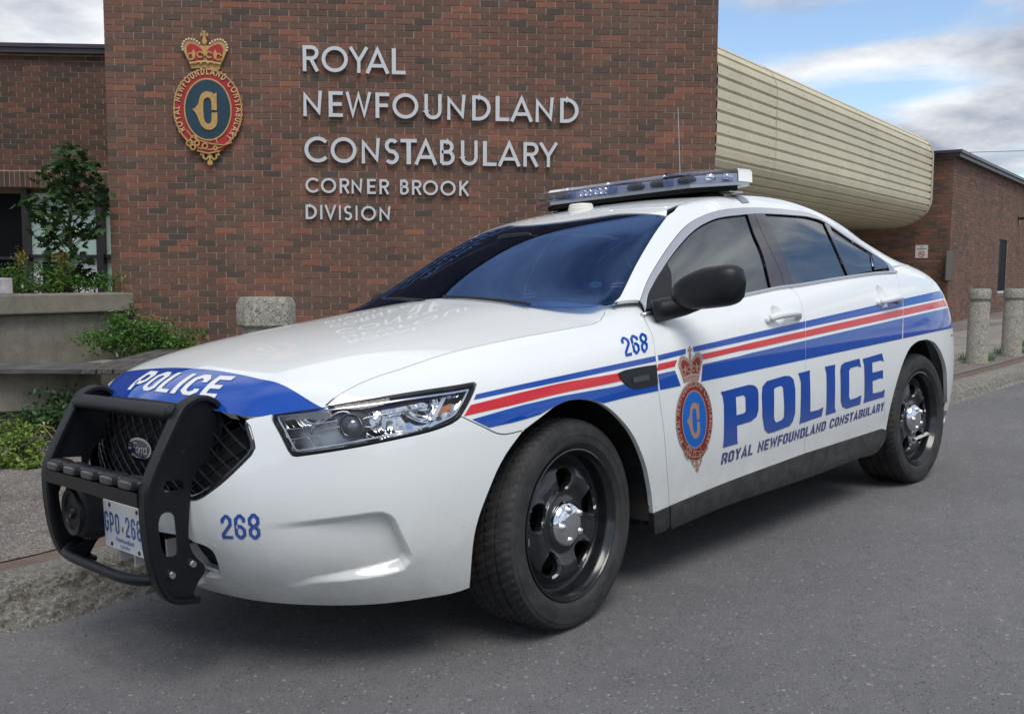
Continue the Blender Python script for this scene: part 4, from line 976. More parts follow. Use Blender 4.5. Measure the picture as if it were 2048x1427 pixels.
def rbox(m,c,h,r=.3,n=10,p=4.):
    """superellipsoid block"""
    V=[];nu,nv=n*2,n
    for i in range(nv+1):
        ph=-math.pi/2+math.pi*i/nv; cs,sn=math.cos(ph),math.sin(ph); s1=math.copysign(abs(sn)**(2/p),sn); c1=abs(cs)**(2/p)
        for j in range(nu):
            th=2*math.pi*j/nu; a,b=math.cos(th),math.sin(th); V.append((c[0]+h[0]*c1*math.copysign(abs(a)**(2/p),a),c[1]+h[1]*c1*math.copysign(abs(b)**(2/p),b),c[2]+h[2]*s1))
    m.add(V,[(i*nu+j,i*nu+(j+1)%nu,(i+1)*nu+(j+1)%nu,(i+1)*nu+j) for i in range(nv) for j in range(nu)]); return m
for y in (-.265,-.125,.015,.155,.285):
    m=MB(); rbox(m,(qc[0]+.022,y,qc[2]+.038),(.028,.064,.019),p=3.5); lo=m.build('warning_light',MT['blackpl'],PB,smooth=True,flip=True)
    m=MB(); rbox(m,(qc[0]-.001,y-.008,qc[2]+.036),(.008,.044,.012),p=5); m.build('light_lens',plain('led_lens',(.05,.052,.055),.3,.4,coat=.6),lo,smooth=True,flip=True)
# siren speaker beside the far upright
SQ=cat(147,1022,Y=-.24); m=MB()
rbox(m,(SQ[0]+.05,-.235,SQ[2]),(.055,.085,.092),p=5); sp_=m.build('siren_speaker',MT['blackpl'],PB,smooth=True,flip=True)
m=MB(); m.lathe([(.0,-.010),(.018,-.016),(.022,-.006),(.052,.016),(.060,-.008),(.076,-.012),(.080,0),(.080,.03)],c=(SQ[0],-.235,SQ[2]),axis=0,n=32); m.build('speaker_horn',MT['blackpl'],sp_,smooth=True,auto=30,flip=True)
# licence plate
PX=-1.115; pz=cat(206,997,Y=-.15); PX=pz[0]; m=MB(); m.box((PX,-.152,pz[2]-.152),(PX+.004,.152,pz[2])); 
lp=m.build('licence_plate',plain('plate_white',(.72,.74,.76),.35),CAR,flip=True)
pf=lambda P,h:np.c_[np.full(len(P),PX-.0012),P[:,0],P[:,1]]
def flat(nm,groups,mat,par,f3,flip=True):
    V,Fc=tri2d([l for g in groups for l in g],None,union=groups); return mesh(nm,f3(V,0),[tuple(f) for f in Fc],mat,par,flip=flip)
fP=blk(.50,.13,.12)
def ptext(txt,x,z,hh,ww=None,font=fP,t=.13,sp=.2): 
    g_,w_=text_polys(txt,font,t,sp,.5); k=hh if ww is None else ww/w_
    return [[q*[k,hh]+[x,z] for q in s] for c,g in g_ for s in g]
flat('plate_characters',ptext('GPO',-.146,pz[2]-.102,.066,.110)+ptext('268',.012,pz[2]-.102,.066,.110),MT['blue'],lp,pf)
flat('plate_text',[[np.array([(x0,pz[2]-.03-.004),(x0+.006,pz[2]-.034),(x0+.003,pz[2]-.026)])] for x0 in ()] or [[np.array(arc(-.012,pz[2]-.082,.006,.010,0,360,10)[:-1])]],MT['amber'],lp,pf)
def fonttext(nm,txt,size,mat,par,f3,cx,cz,flip=True):
    cu=bpy.data.curves.new('t','FONT'); cu.body=txt; cu.size=size; cu.align_x='CENTER'; o=bpy.data.objects.new('t',cu); COL.objects.link(o); dg=bpy.context.evaluated_depsgraph_get(); me=o.evaluated_get(dg).to_mesh()
    V=np.array([(v.co.x+cx,v.co.y+cz) for v in me.vertices]); Fc=[tuple(p.vertices) for p in me.polygons]; bpy.data.objects.remove(o); return mesh(nm,f3(V,0),Fc,mat,par,flip=flip)
fonttext('plate_text','Newfoundland',.022,MT['navy'],lp,pf,0,pz[2]-.126); fonttext('plate_text','Labrador',.020,MT['navy'],lp,pf,0,pz[2]-.144)
for y in (-.10,.10):
    for dz in (.012,.140): m=MB(); m.lathe([(0,-.004),(.006,-.003),(.007,0)],c=(PX,y,pz[2]-dz),axis=0,n=8); m.build('plate_screw',MT['blackpl'],lp,flip=True)
# ------------------------------------------------------------------ mirrors, handles, vents
mc=cat(1413,578,Y=1.045)
for sd in (1,-1):
    m=MB(); V=[]
    n=18
    for i in range(n+1):
        t=-1+2*i/n   # across the mirror, inboard to outboard
        y=.915+.285*(i/n); hz=.077*max(0,1-abs(t)**(5.5 if t>0 else 2.6))**.5*(1.0-.16*(t<0)*abs(t)); hx=.072*max(0,1-abs(t)**4)**.5; cz=mc[2]+.006+.012*t+.012*(t<0)*t
        for j in range(24):
            a=2*math.pi*j/24; ca,sa=math.cos(a),math.sin(a)
            x=mc[0]+.018*t-hx*math.copysign(abs(ca)**.7,ca)*(1 if ca>0 else .45); z=cz+hz*math.copysign(abs(sa)**.62,sa)*(.96 if sa>0 else 1.0)
            V.append((x,sd*y,z))
    m.add(V,[(i*24+j,i*24+(j+1)%24,(i+1)*24+(j+1)%24,(i+1)*24+j) for i in range(n) for j in range(24)])
    if sd<0: m.V=[(v[0]+.16,v[1]+.05,v[2]-.05) for v in m.V]
    mi=m.build('wing_mirror',MT['blackpl'],CAR,smooth=True,flip=True)
    m=MB(); m.tube([(mc[0]-.09,sd*.87,mc[2]-.075),(mc[0]-.06,sd*.90,mc[2]-.068),(mc[0]-.02,sd*.96,mc[2]-.055),(mc[0]+.0,sd*1.03,mc[2]-.035)],[.042,.044,.040,.034],14); (m.build('mirror_arm',MT['blackpl'],mi,smooth=True,flip=True) if sd>0 else None)
    if sd: 
        tri_=onS(U,path([zw((62,1335),(90,1130)),zw((90,1130),(180,960),(290,800)),zw((290,800),(325,870),(345,960),(345,1300)),zw((345,1300),(62,1335))],8)); tri_[:,1]=np.maximum(tri_[:,1],-.02)
        panel('mirror_sail',U,[tri_],CAR,MT['blackpl'],side=sd,fl=.006,off=.003,gap=.001)
    for k,(ha,par) in enumerate(((hA[0],FDOOR),(hA[1],RDOOR))):
        uvs=[[(1533,640),(1545,637),(1563,634),(1580,632),(1593,634)],[(1755,605),(1765,603),(1776,600.5),(1788,599),(1796,601)]][k]
        ab=onS(S,uvs); Q=S.raw(ab[:,0],ab[:,1]); nrm=S.nrm0(ab[:,0],ab[:,1]); offs=[.016,.034,.040,.036,.016]; Q=Q+nrm*np.array(offs)[:,None]
        Qs=np.array(catm(Q,.012)); m=MB(); kk=len(Qs); rr=[.011+.006*math.sin(math.pi*min(1,(i+1)/kk*1.0))**.5 for i in range(kk)]; m.tube([tuple(p*[1,sd,1]) for p in Qs],rr,12)
        for e_ in (0,-1):
            pc=Qs[e_]; m.tube([tuple((pc-nrm[e_]*.03)*[1,sd,1]),tuple((pc+nrm[e_]*.0)*[1,sd,1])],.016,12)
        m.build('door_handle',W,CAR,smooth=True,flip=True)
    vt=px(S,z2((750,235),(775,224),(840,210),(917,198)),z2((917,198),(920,240),(924,285)),z2((924,285),(830,305),(800,300),(765,270)),z2((765,270),(752,250),(750,235)))
    ve=panel('fender_vent',S,[vt],CAR,MT['blackpl'],side=sd,fl=.006,off=.005,gap=0)
    vi=px(S,z2((808,256),(880,242)),z2((880,242),(883,268)),z2((883,268),(812,281)),z2((812,281),(808,256))); panel('vent_insert',S,[vi],ve,MT['steel'],side=sd,fl=.002,off=.007,gap=0)
# ------------------------------------------------------------------ roof light bar
LBp=empty('light_bar'); LBp.parent=CAR
xb=1.60; zb0,zb1=1.585,1.648; L2=.635
def plan(xf,xr,yl,yt): return [(xf,-yt),(xf,yt),(xf+.11,yl),(xr-.09,yl),(xr,yt),(xr,-yt),(xr-.09,-yl),(xf+.11,-yl)]
def prism(nm,pl,z0,z1,mat,par,bev=.0,tp=None):
    m=MB();n=len(pl);P2=np.array(pl);c=P2.mean(0)
    lv=[(1,z0),(1,z1-bev),(1-bev*3.0,z1)] if bev else [(1,z0),(1,z1)]
    V=[((P2[i,0]-c[0])*k+c[0],(P2[i,1]-c[1])*(1-(1-k)*.35)+c[1],z) for k,z in lv for i in range(n)]
    Fc=[(a*n+i,a*n+(i+1)%n,(a+1)*n+(i+1)%n,(a+1)*n+i) for a in range(len(lv)-1) for i in range(n)]+[tuple(range(n)),tuple((len(lv)-1)*n+i for i in range(n))]
    m.add(V,Fc); return m.build(nm,mat,par,flip=True)
prism('tray',plan(xb-.14,xb+.16,L2-.01,.44),zb0-.012,zb0+.004,MT['satin'],LBp)
prism('base_rail',plan(xb-.12,xb+.14,L2-.06,.40),zb0-.030,zb0-.012,MT['dark'],LBp)
prism('dome',plan(xb-.15,xb+.17,L2,.44),zb0+.004,zb1,MT['clearblue'],LBp,bev=.012)
prism('inner_deck',plan(xb-.10,xb+.12,L2-.05,.40),zb0+.004,zb0+.046,plain('light_bar_inner',(.42,.43,.49),.5,.25),LBp,bev=.004)
MT['led']=plain('led_block',(.10,.10,.09),.25,.5,coat=.6)
for y in (-.50,-.38,.10,.24,.40):
    m=MB(); rbox(m,(xb-.108,y,zb0+.030),(.008,.052,.015),p=3.5); m.build('led_module',MT['led'],LBp,smooth=True,flip=True)
for y in (-.22,-.12):
    for dy in (-.018,.018):
        m=MB(); m.lathe([(.0,-.002),(.010,-.006),(.017,-.014),(.019,-.016),(.020,0)],c=(xb-.10,y+dy,zb0+.030),axis=0,n=16); m.build('spot_lamp',MT['chrome'],LBp,smooth=True,flip=True)
m=MB(); rbox(m,(xb-.085,.515,zb0+.030),(.03,.02,.016),p=3); rbox(m,(xb-.02,.565,zb0+.030),(.03,.02,.017),p=3); m.build('corner_module',MT['chrome'],LBp,smooth=True,flip=True)
for y in (-.30,-.03,.31):
    m=MB(); m.box((xb-.156,y-.010,zb0+.0),(xb+.172,y+.010,zb1+.004)); m.build('dome_joint',MT['clearblue'],LBp,flip=True)
for sg in (1,-1):
    m=MB(); m.lathe([(.0,-.045),(.028,-.040),(.040,-.02),(.052,.0)],c=(xb,sg*.47,1.585),axis=2,n=20); m.box((xb-.05,sg*.47-.03,1.53),(xb+.05,sg*.47+.03,1.545)); m.build('mounting_foot',MT['dark'],LBp,flip=True)
    st=onS(U,[(1478,398),(1487,399),(1500,400),(1493,420),(1503,419)]) if 0 else None
    a_=np.interp(1.665,[U.raw(k,4.)[0] for k in np.arange(5,10,.25)],np.arange(5,10,.25)); Vs=[];
    for b in np.linspace(3.55,5.4,12):
        for da in (-.11,.11):
            P0=U.raw(a_+da,b)+U.nrm0(a_+da,b)*.004; Vs.append(tuple(P0*[1,sg,1]))
    mesh('gutter_strap',Vs,[(2*i,2*i+1,2*i+3,2*i+2) for i in range(11)],MT['satin'],LBp,flip=True,smooth=True)
    m=MB(); m.box((xb+.0,sg*.50,1.548),(xb+.12,sg*.56,1.556)); m.tube([(xb+.0,sg*.47,1.575),(xb+.06,sg*.55,1.556)],.008,8); m.build('strap_bracket',MT['satin'],LBp,flip=True)
q=cat(1162,418,X=1.30); m=MB(); m.lathe([(.063,.0),(.064,.018),(.060,.022),(.060,.032),(.054,.040),(.03,.043),(.0,.044)],c=(q[0],q[1],q[2]-.016),axis=2,n=36); m.build('antenna_dome',plain('cream_plastic',(.72,.70,.62),.35),CAR,smooth=True,auto=35,flip=True)
q=cat(1361,385,Z=1.575); m=MB(); k=cat(1360,215,X=q[0]); m.tube([(q[0],q[1],1.56),(q[0],q[1],1.60)],.010,8); m.tube([(q[0],q[1],1.58),(q[0],q[1],k[2])],[.003,.0018],6); m.lathe([(0,.003),(.003,0),(0,-.003)],c=(q[0],q[1],k[2]),axis=2,n=6); m.build('whip_antenna',MT['satin'],CAR,flip=True)
# ------------------------------------------------------------------ interior
m=MB(); 
for y in (-.38,.38):
    rbox(m,(1.25,y,.62),(.26,.25,.10),p=4); 
m.build('front_seat',MT['seat'],CAR,smooth=True,flip=True)
for y in (-.38,.38):
    m=MB(); V=[]
    rbox(m,(0,0,0),(.07,.23,.32),p=3.5); V=[(1.47+v[0]+v[2]*.28,y+v[1],.92+v[2]) for v in m.V]; so_=mesh('seat_back',V,m.F,MT['seat'],CAR,smooth=True,flip=True)
    m=MB(); rbox(m,(1.60,y,1.285),(.05,.12,.075),p=3); m.build('head_rest',MT['seat'],so_,smooth=True,flip=True)
m=MB(); V=[]
for y in np.linspace(-.72,.72,15):
    for x,z in ((.30,1.03),(.55,1.055),(.78,1.03),(.86,.90)): V.append((x+.25*(y/.8)**2*(x<.5),y,z+(.035 if .22<y<.55 and x>.5 else 0)))
mesh('dashboard',V,[(i*4+j,i*4+j+1,(i+1)*4+j+1,(i+1)*4+j) for i in range(14) for j in range(3)],MT['blackpl'],CAR,smooth=True,flip=True)
m=MB(); m.tube([(.97+.05*math.sin(a),.38+.19*math.cos(a),1.0+.17*math.sin(a)) for a in np.linspace(0,2*math.pi,32,endpoint=False)],.013,8,closed=True); m.tube([(.88,.38,.96),(.97,.38,1.0)],.03,8); m.build('steering_wheel',MT['blackpl'],CAR,smooth=True,flip=True)
m=MB(); m.box((1.74,-.62,.95),(1.76,.62,.97)); m.box((1.74,-.60,1.36),(1.76,.60,1.38))
for y in (-.6,-.3,0,.3,.6): m.box((1.74,y-.01,.6),(1.76,y+.01,1.38))
m.box((2.3,-.6,.6),(2.5,.6,1.05)); m.build('partition_and_bench',MT['seat'],CAR,flip=True)
m=MB(); rbox(m,(.78,-.05,1.36),(.012,.11,.03),p=4); m.build('rear_view_mirror',MT['blackpl'],CAR,smooth=True,flip=True)
ab=onS(U,[(1190,560)]); pq_=U.P(ab[:,0],ab[:,1])[0]-U.N(ab[:,0],ab[:,1])[0]*.02; nq=U.N(ab[:,0],ab[:,1])[0]; m=MB(); t1=np.cross(nq,[0,0,1]); t1/=np.linalg.norm(t1); t2=np.cross(t1,nq)
m.add([tuple(pq_+t1*.026*math.cos(a)+t2*.026*math.sin(a)) for a in np.linspace(0,2*math.pi,28,endpoint=False)],[tuple(range(28))]); m.build('window_sticker',plain('sticker',(.42,.62,.38),.4),CAR,flip=True)
# ------------------------------------------------------------------ building, walls
WX,WY,WYAW,WW,ZL=-4.31054,10.41321,.05894,6.55,2.75481+CAMZ
CRS=.0677
def brickmat(name,dark=1.0,red=1.0):
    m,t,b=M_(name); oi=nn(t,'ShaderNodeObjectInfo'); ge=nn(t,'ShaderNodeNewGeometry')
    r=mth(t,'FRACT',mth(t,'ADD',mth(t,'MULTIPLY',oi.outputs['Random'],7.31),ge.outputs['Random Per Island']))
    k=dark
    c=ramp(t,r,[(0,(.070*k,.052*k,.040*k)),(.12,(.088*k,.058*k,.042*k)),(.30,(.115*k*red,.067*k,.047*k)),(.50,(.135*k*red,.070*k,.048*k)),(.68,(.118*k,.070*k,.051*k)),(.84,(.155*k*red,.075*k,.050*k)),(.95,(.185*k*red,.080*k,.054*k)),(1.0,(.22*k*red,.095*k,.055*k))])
    n1_=nn(t,'ShaderNodeTexNoise'); n1_.inputs['Scale'].default_value=1.3; n1_.inputs['Detail'].default_value=6; _mp=nn(t,'ShaderNodeMapping'); _mp.inputs['Scale'].default_value=(1.6,1.6,.7); t.links.new(ge.outputs['Position'],_mp.inputs[0]); t.links.new(_mp.outputs[0],n1_.inputs['Vector']); n1_=n1_.outputs[0]; n2_=noise(t,55,6,.7)
    c=mixc(t,.55,c,ramp(t,n1_,[(.3,(.68,.66,.66)),(.7,(1.2,1.17,1.12))]),'MULTIPLY'); c=mixc(t,.6,c,ramp(t,n2_,[(.3,(.62,.62,.62)),(.72,(1.3,1.3,1.3))]),'MULTIPLY')
    t.links.new(c,b.inputs['Base Color']); b.inputs['Roughness'].default_value=.86; bump(t,b,noise(t,120,5,.7),.5,.004); return m
MT['brick']=brickmat('brick',1.22,1.02); MT['brickR']=brickmat('brick_far',1.35,1.0); MT['brickL']=brickmat('brick_shaded_wing',.8)  # left wing brick is a darker copy, its shade put into the colour
MT['mortar']=plain('mortar',(.38,.28,.22),.95,var=.25,vs=6,bmp=.5,bs=180)
MT['coping']=plain('coping_metal',(.060,.052,.065),.4,.3,var=.2,vs=4)
_bm={}
def brickmesh(L,Hh,D,mat):
    k=(round(L,4),round(Hh,4),D,mat.name)
    if k not in _bm:
        m=MB(); b=.0025; m.box((0,-D,0),(L,0,Hh),skip=('y1',)); me=bpy.data.meshes.new('brick'); me.from_pydata(m.V,[],m.F); me.materials.append(mat); me.update(); _bm[k]=me
    return _bm[k]
def brickwall(par,M4,W_,z0,z1,zref,mat,nmax=300,skip=None,BLn=.1931,BH=.0577,D=.007,prio=None,hole=None):
    """running bond on local plane y=0; x along, -y outward; first nmax visible bricks become parts, rest one mesh"""
    L=BLn+.010; items=[]
    k0=int(math.floor((z0-zref)/CRS)); k1=int(math.ceil((z1-zref)/CRS))
    for k in range(k0,k1):
        zb_=zref+k*CRS+.005
        if zb_<z0-.03 or zb_+BH>z1+.004: continue
        x=-L/2 if k%2 else 0
        while x<W_-.02:
            a=max(x,0);b=min(x+BLn,W_)
            if hole and zb_+BH>hole[2] and zb_<hole[3] and b>hole[0] and a<hole[1]:
                if a<hole[0]: b=hole[0]-.004
                elif b>hole[1]: a=hole[1]+.004
                else: a=b
            if b-a>.03 and not (skip and skip((a+b)/2,zb_+BH/2)): items.append((a,zb_,b-a))
            x+=L
    R=np.array(M4)[:3,:3];T=np.array(M4)[:3,3]
    C_=np.array([(a+l/2,0,z) for a,z,l in items]); P=C_@R.T+T; uv=w2px(P); vis=(uv[:,0]>-20)&(uv[:,0]<2068)&(uv[:,1]>-10)&(uv[:,1]<1440)&(P@np.array([0,1,0])>0)
    if prio is not None: vis&=prio(uv)
    dist=np.linalg.norm(P-CAM0,axis=1); order=np.argsort(np.where(vis,dist,1e6)); single=set(order[:nmax][vis[order[:nmax]]].tolist())
    st=MB()
    for i,(a,z,l) in enumerate(items):
        dd=D+random.uniform(-.0012,.0016); j=random.uniform(-.0015,.0015)
        if i in single:
            o=link('brick',brickmesh(l,BH,D,mat),par); o.location=(a,random.uniform(-.0012,.0012)-.0006,z+j)
        else: st.box((a,-dd,z+j),(a+l,.001,z+BH+j),skip=('y1',))
    if st.F: tag(st.build('brickwork',mat,par),kind='stuff')
def frame4(o,ax,ay,az=(0,0,1)):
    m=np.eye(4); m[:3,0]=ax;m[:3,1]=ay;m[:3,2]=az;m[:3,3]=o; return m
ax=np.array([math.cos(WYAW),math.sin(WYAW),0]); ay=np.array([-math.sin(WYAW),math.cos(WYAW),0]); W0=np.array([WX,WY,0.]); MW=frame4(W0,ax,ay)
def wallpt(u,v,off=0.):
    p=wplane(u,v,W0+ay*off,ay)-W0; return p@ax,p[2]
blk_=empty('brick_block',mat=Matrix(MW.tolist())); tag(blk_,'tall brown brick wall block carrying the raised metal lettering','building wall')
m=MB(); m.box((0,0,-.8),(WW,5.0,5.4)); m.build('wall_core',MT['mortar'],blk_)
m=MB(); m.box((-.03,-.04,5.4),(WW+.03,5.0,5.5)); m.build('coping',MT['coping'],blk_)
brickwall(blk_,MW,WW,-.35,5.39,ZL,MT['brick'],300,prio=lambda uv:(uv[:,1]<660))
# left wing, set back
LW0=W0+ay*2.75+ax*(-8.0); ML=frame4(LW0,ax,ay)
lw=empty('left_wing',mat=Matrix(ML.tolist())); tag(lw,'low dark brick wing with windows set back left of the tall wall','building wing')
LWp=lambda u,v:((wplane(u,v,LW0,ay)-LW0)@ax,wplane(u,v,LW0,ay)[2])
zf0=LWp(100,374)[1]; zt=LWp(100,109)[1]; ztop=LWp(100,91)[1]
m=MB(); m.box((0,0,zf0),(8.2,4,zt+.05)); m.box((0,.35,-1),(8.2,4,zf0)); m.build('wall_core',MT['mortar'],lw)
m=MB(); m.box((-.1,-.10,zt),(8.0,4,ztop-.05)); m.box((-.1,-.13,ztop-.05),(8.0,4,ztop)); m.build('coping',MT['coping'],lw)
solh=.203
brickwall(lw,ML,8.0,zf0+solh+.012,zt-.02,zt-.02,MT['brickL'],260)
st=0
for i in range(int(8.0/.0677)):
    x=i*.0677
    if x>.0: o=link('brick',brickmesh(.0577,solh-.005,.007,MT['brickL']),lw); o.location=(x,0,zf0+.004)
MT['frost']=plain('frosted_pane',(.42,.56,.51),.25,coat=.3); MT['winframe']=plain('dark_window_frame',(.018,.015,.016),.4); MT['darkpane']=plain('dark_pane',(.004,.005,.006),.6,spec=.1); MT['whiteframe']=plain('white_window_frame',(.60,.60,.63),.5)
z51=LWp(100,511)[1]; z58=LWp(100,600)[1]
def wbox(nm,u0,u1,v0,v1,d0,d1,mat,par):
    x0,x1=LWp(u0,v0)[0],LWp(u1,v0)[0]; za,zb_=LWp(u0,v1)[1],LWp(u0,v0)[1]; m=MB(); m.box((x0,d0,za),(x1,d1,zb_)); return m.build(nm,mat,par)
w1=wbox('window',-760,30,376,640,.30,.34,MT['darkpane'],lw); wbox('pane',-760,25,508,514,.27,.30,MT['winframe'],w1)
w2=wbox('window',42,180,383,508,.28,.33,MT['frost'],lw); wbox('frame',30,42,376,640,.16,.30,MT['winframe'],w2); wbox('frame',181,195,376,640,.14,.30,MT['winframe'],w2); wbox('frame',42,181,508,513,.2,.3,MT['winframe'],w2)
w3=wbox('window',195,222,383,508,.28,.33,MT['frost'],lw); wbox('frame',195,226,508,515,.2,.3,MT['winframe'],w3)
w4=wbox('window',42,181,513,640,.29,.33,MT['whiteframe'],lw); wbox('pane',67,124,523,600,.270,.285,MT['darkpane'],w4)
w5=wbox('window',195,212,515,640,.28,.33,MT['frost'],lw); wbox('frame',212,226,515,640,.26,.30,MT['whiteframe'],w5)
# cream ribbed cladding volume
dr=np.array([.594,.804,0]); dr/=np.linalg.norm(dr); dn=np.array([dr[1],-dr[0],0])
C1=wplane(1434,300,np.array([0,10.95,0]),np.array([0,1,0])); C1[2]=0
p_r=wplane(1865,300,C1,dn); LEN=(p_r-C1)@dr; ztc=wplane(1438,93,C1,dn)[2]+.17; zbc=wplane(1864,455,C1,dn)[2]
MC=frame4(C1,dr,-dn)
cl=empty('clad_storey',mat=Matrix(MC.tolist())); tag(cl,'cream ribbed metal cladding volume with rounded edges beside the tall brick wall','building wing')
rt,rzt,rb_,rzb=.42,.42,.80,.50
pr=[(y,ztc) for y in np.arange(2.6,rt,-.05)]
pr+=[(rt-rt*math.sin(a),ztc-rzt+rzt*math.cos(a)) for a in np.linspace(0,math.pi/2,14)]
pr+=[(0,z) for z in np.arange(ztc-rzt-.03,zbc+rzb,-.03)]
pr+=[(rb_-rb_*math.cos(a),zbc+rzb-rzb*math.sin(a)) for a in np.linspace(0,math.pi/2,16)]+[(y,zbc) for y in np.arange(rb_+.05,2.8,.05)]
pr=np.array(pr); sl_=np.r_[0,np.cumsum(np.linalg.norm(np.diff(pr,axis=0),axis=1))]
brk=[];s=0
while s<sl_[-1]:
    for ds,dp in ((0,0),(.010,.002),(.088,.0),(.098,-.030),(.118,-.030),(.126,0)):
        if ds<.126: brk.append((s+ds,dp))
    s+=.127
brk=np.array([b for b in brk if b[0]<sl_[-1]]); cx_=np.interp(brk[:,0],sl_,pr[:,0]); cz_=np.interp(brk[:,0],sl_,pr[:,1])
tg=np.c_[np.gradient(cx_),np.gradient(cz_)]; tg/=np.linalg.norm(tg,axis=1,keepdims=True); nrm_=np.c_[tg[:,1],-tg[:,0]]
prf=np.c_[cx_,cz_]+nrm_*(-brk[:,1:2]) if nrm_[len(nrm_)//3,0]>0 else np.c_[cx_,cz_]-nrm_*(-brk[:,1:2])
MT['clad']=plain('cream_cladding',(.60,.54,.38),.42,var=.10,vs=1.3,bmp=.1,bs=40); MT['cladtrim']=plain('cladding_trim',(.42,.39,.30),.5)
sx=[-.02,(wplane(1553,300,C1,dn)-C1)@dr,(wplane(1731,300,C1,dn)-C1)@dr,LEN]
for i in range(3):
    n=len(prf); off=.004*(i%2); V=[(x,p[0]-off,p[1]) for x in (sx[i]-(.03 if i else 0),sx[i+1]) for p in prf]; mesh('cladding_sheet',V,[(j,j+1,n+j+1,n+j) for j in range(n-1)],MT['clad'],cl)
m=MB(); ring=[(p[0]-.01,p[1]) for p in pr]; m.tube([(LEN+.02,a,b) for a,b in ring[::3]],.022,6); m.build('end_trim',MT['cladtrim'],cl,smooth=True)
m=MB(); V=[(LEN-.02,a+.03,b) for a,b in pr]; m.add(V,[tuple(range(len(V)))]); m.box((0,.9,zbc+.02),(LEN-.03,3.2,ztc-.4)); m.build('end_wall',MT['mortar'],cl)
rv=MB()
for j in range(len(brk)//5):
    k=j*5+2
    if k>=len(prf): break
    for x in np.arange(.3,LEN,.6):
        q=prf[k]-(nrm_[k]*.0)+np.array([0,.03])
        if .0<=q[0]<.10: rv.lathe([(.005,0),(.005,-.003),(0,-.003)],c=(x,q[0]-.001,q[1]),axis=1,n=6)
tag(rv.build('rivets',MT['winframe'],cl),kind='stuff')
# right wing
RC=wplane(1893,640,np.array([0,19.1,0]),np.array([0,1,0])); RC[2]=0
MR=frame4(RC,dr,-dn); rw=empty('right_wing',mat=Matrix(MR.tolist())); tag(rw,'brick wing with dark coping and narrow window on the right','building wing')
RP=lambda u,v:((wplane(u,v,RC,dn)-RC)@dr,wplane(u,v,RC,dn)[2])
zrt=wplane(1893,308,RC,dn)[2]; zrtop=wplane(1893,294,RC,dn)[2]
wx0,wz1=RP(1999,478);wx1,_=RP(2016,480); wz0=RP(1995,582)[1]
m=MB(); m.box((0,0,-1.2),(wx0,4,zrt+.05)); m.box((wx1,0,-1.2),(13,4,zrt+.05)); m.box((wx0,0,-1.2),(wx1,4,wz0)); m.box((wx0,0,wz1),(wx1,4,zrt+.05)); m.build('wall_core',MT['mortar'],rw)
m=MB(); m.box((-.12,-.14,zrt),(13.1,4,zrtop-.06)); m.box((-.16,-.18,zrtop-.06),(13.1,4,zrtop)); m.build('coping',MT['coping'],rw)
brickwall(rw,MR,9.5,-.5,zrt-.01,zrt-.01,MT['brickR'],300,hole=(wx0,wx1,wz0-.05,wz1))
m=MB(); m.box((wx0,.02,wz0),(wx1,.15,wz1)); wn=m.build('window',MT['darkpane'],rw)
m=MB(); m.box((wx0+.03,.012,wz0+.42),(wx0+.30,.02,wz1)); m.build('blind',plain('teal_blind',(.015,.04,.04),.7,spec=.1),wn); m=MB(); m.box((wx0-.02,-.03,wz0-.05),(wx1+.02,.12,wz0)); m.build('sill',MT['whiteframe'],wn)
a_,b_=RP(1888,500);c2,d2_=RP(1901,560); m=MB(); m.box((a_+.15,-.02,d2_),(c2+.05,.0,b_)); m.build('vent_panel',plain('bronze_panel',(.075,.055,.045),.5),rw)
# recessed porch wall below the cladding
MS=frame4(RC-dn*0,-dn*-1*-1,-dr) if 0 else None
SX=-dn; SY=dr
MS=frame4(RC+SX*3.8,-SX,SY); sw=empty('porch_wall',mat=Matrix(MS.tolist())); tag(sw,'shaded brick porch wall under the cream cladding','wall')
m=MB(); m.box((0,.001,-1.2),(3.8,.3,zrt-.02)); m.build('wall_core',MT['mortar'],sw)
brickwall(sw,MS,3.8,-.5,zrt-.02,zrt-.02,MT['brickR'],300)
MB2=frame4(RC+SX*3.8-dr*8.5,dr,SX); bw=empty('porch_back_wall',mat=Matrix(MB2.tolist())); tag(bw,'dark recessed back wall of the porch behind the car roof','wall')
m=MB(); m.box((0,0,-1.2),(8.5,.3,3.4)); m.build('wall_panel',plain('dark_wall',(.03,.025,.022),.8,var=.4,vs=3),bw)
# sign, lamp
def worldbox(nm,O,X,Y,Z,lx,ly,lz,mat,**k):
    e=None; m=MB(); m.box((-lx/2,-ly/2,-lz/2),(lx/2,ly/2,lz/2)); M4=frame4(O,X,Y,Z); o=m.build(nm,mat); o.matrix_world=Matrix(M4.tolist()); return o
sgo=wplane(1843.5,503,RC,-dr)-dr*.012; a1=wplane(1831,503,RC,-dr);a2=wplane(1856,503,RC,-dr); wsg=np.linalg.norm(a2-a1); h1=wplane(1843,490.5,RC,-dr)[2]-wplane(1843,516,RC,-dr)[2]
sg=worldbox('no_smoking_sign',sgo,-SX,SY,np.array([0,0,1]),wsg,.006,h1,MT['white']); tag(sg,'small white no smoking sign on the shaded brick wall','sign')
fs=lambda P,h:np.c_[P[:,0]*wsg,np.full(len(P),-.005),P[:,1]*h1]
fF=fut(.15)
def stext(txt,cx,z,hh,wtot,font=fF,t=.15,sp=.18):
    g_,w_=text_polys(txt,font,t,sp,.4); return [[q*[wtot/w_,hh]+[cx-wtot/2,z] for q in s] for c,g in g_ for s in g]
MT['ink']=plain('sign_ink',(.03,.03,.035),.5); MT['inkred']=plain('sign_red',(.45,.02,.03),.5)
flat('sign_lettering',stext('NO',0,.32,.11,.26)+stext('SMOKING',0,.15,.12,.76),MT['ink'],sg,fs,flip=False)
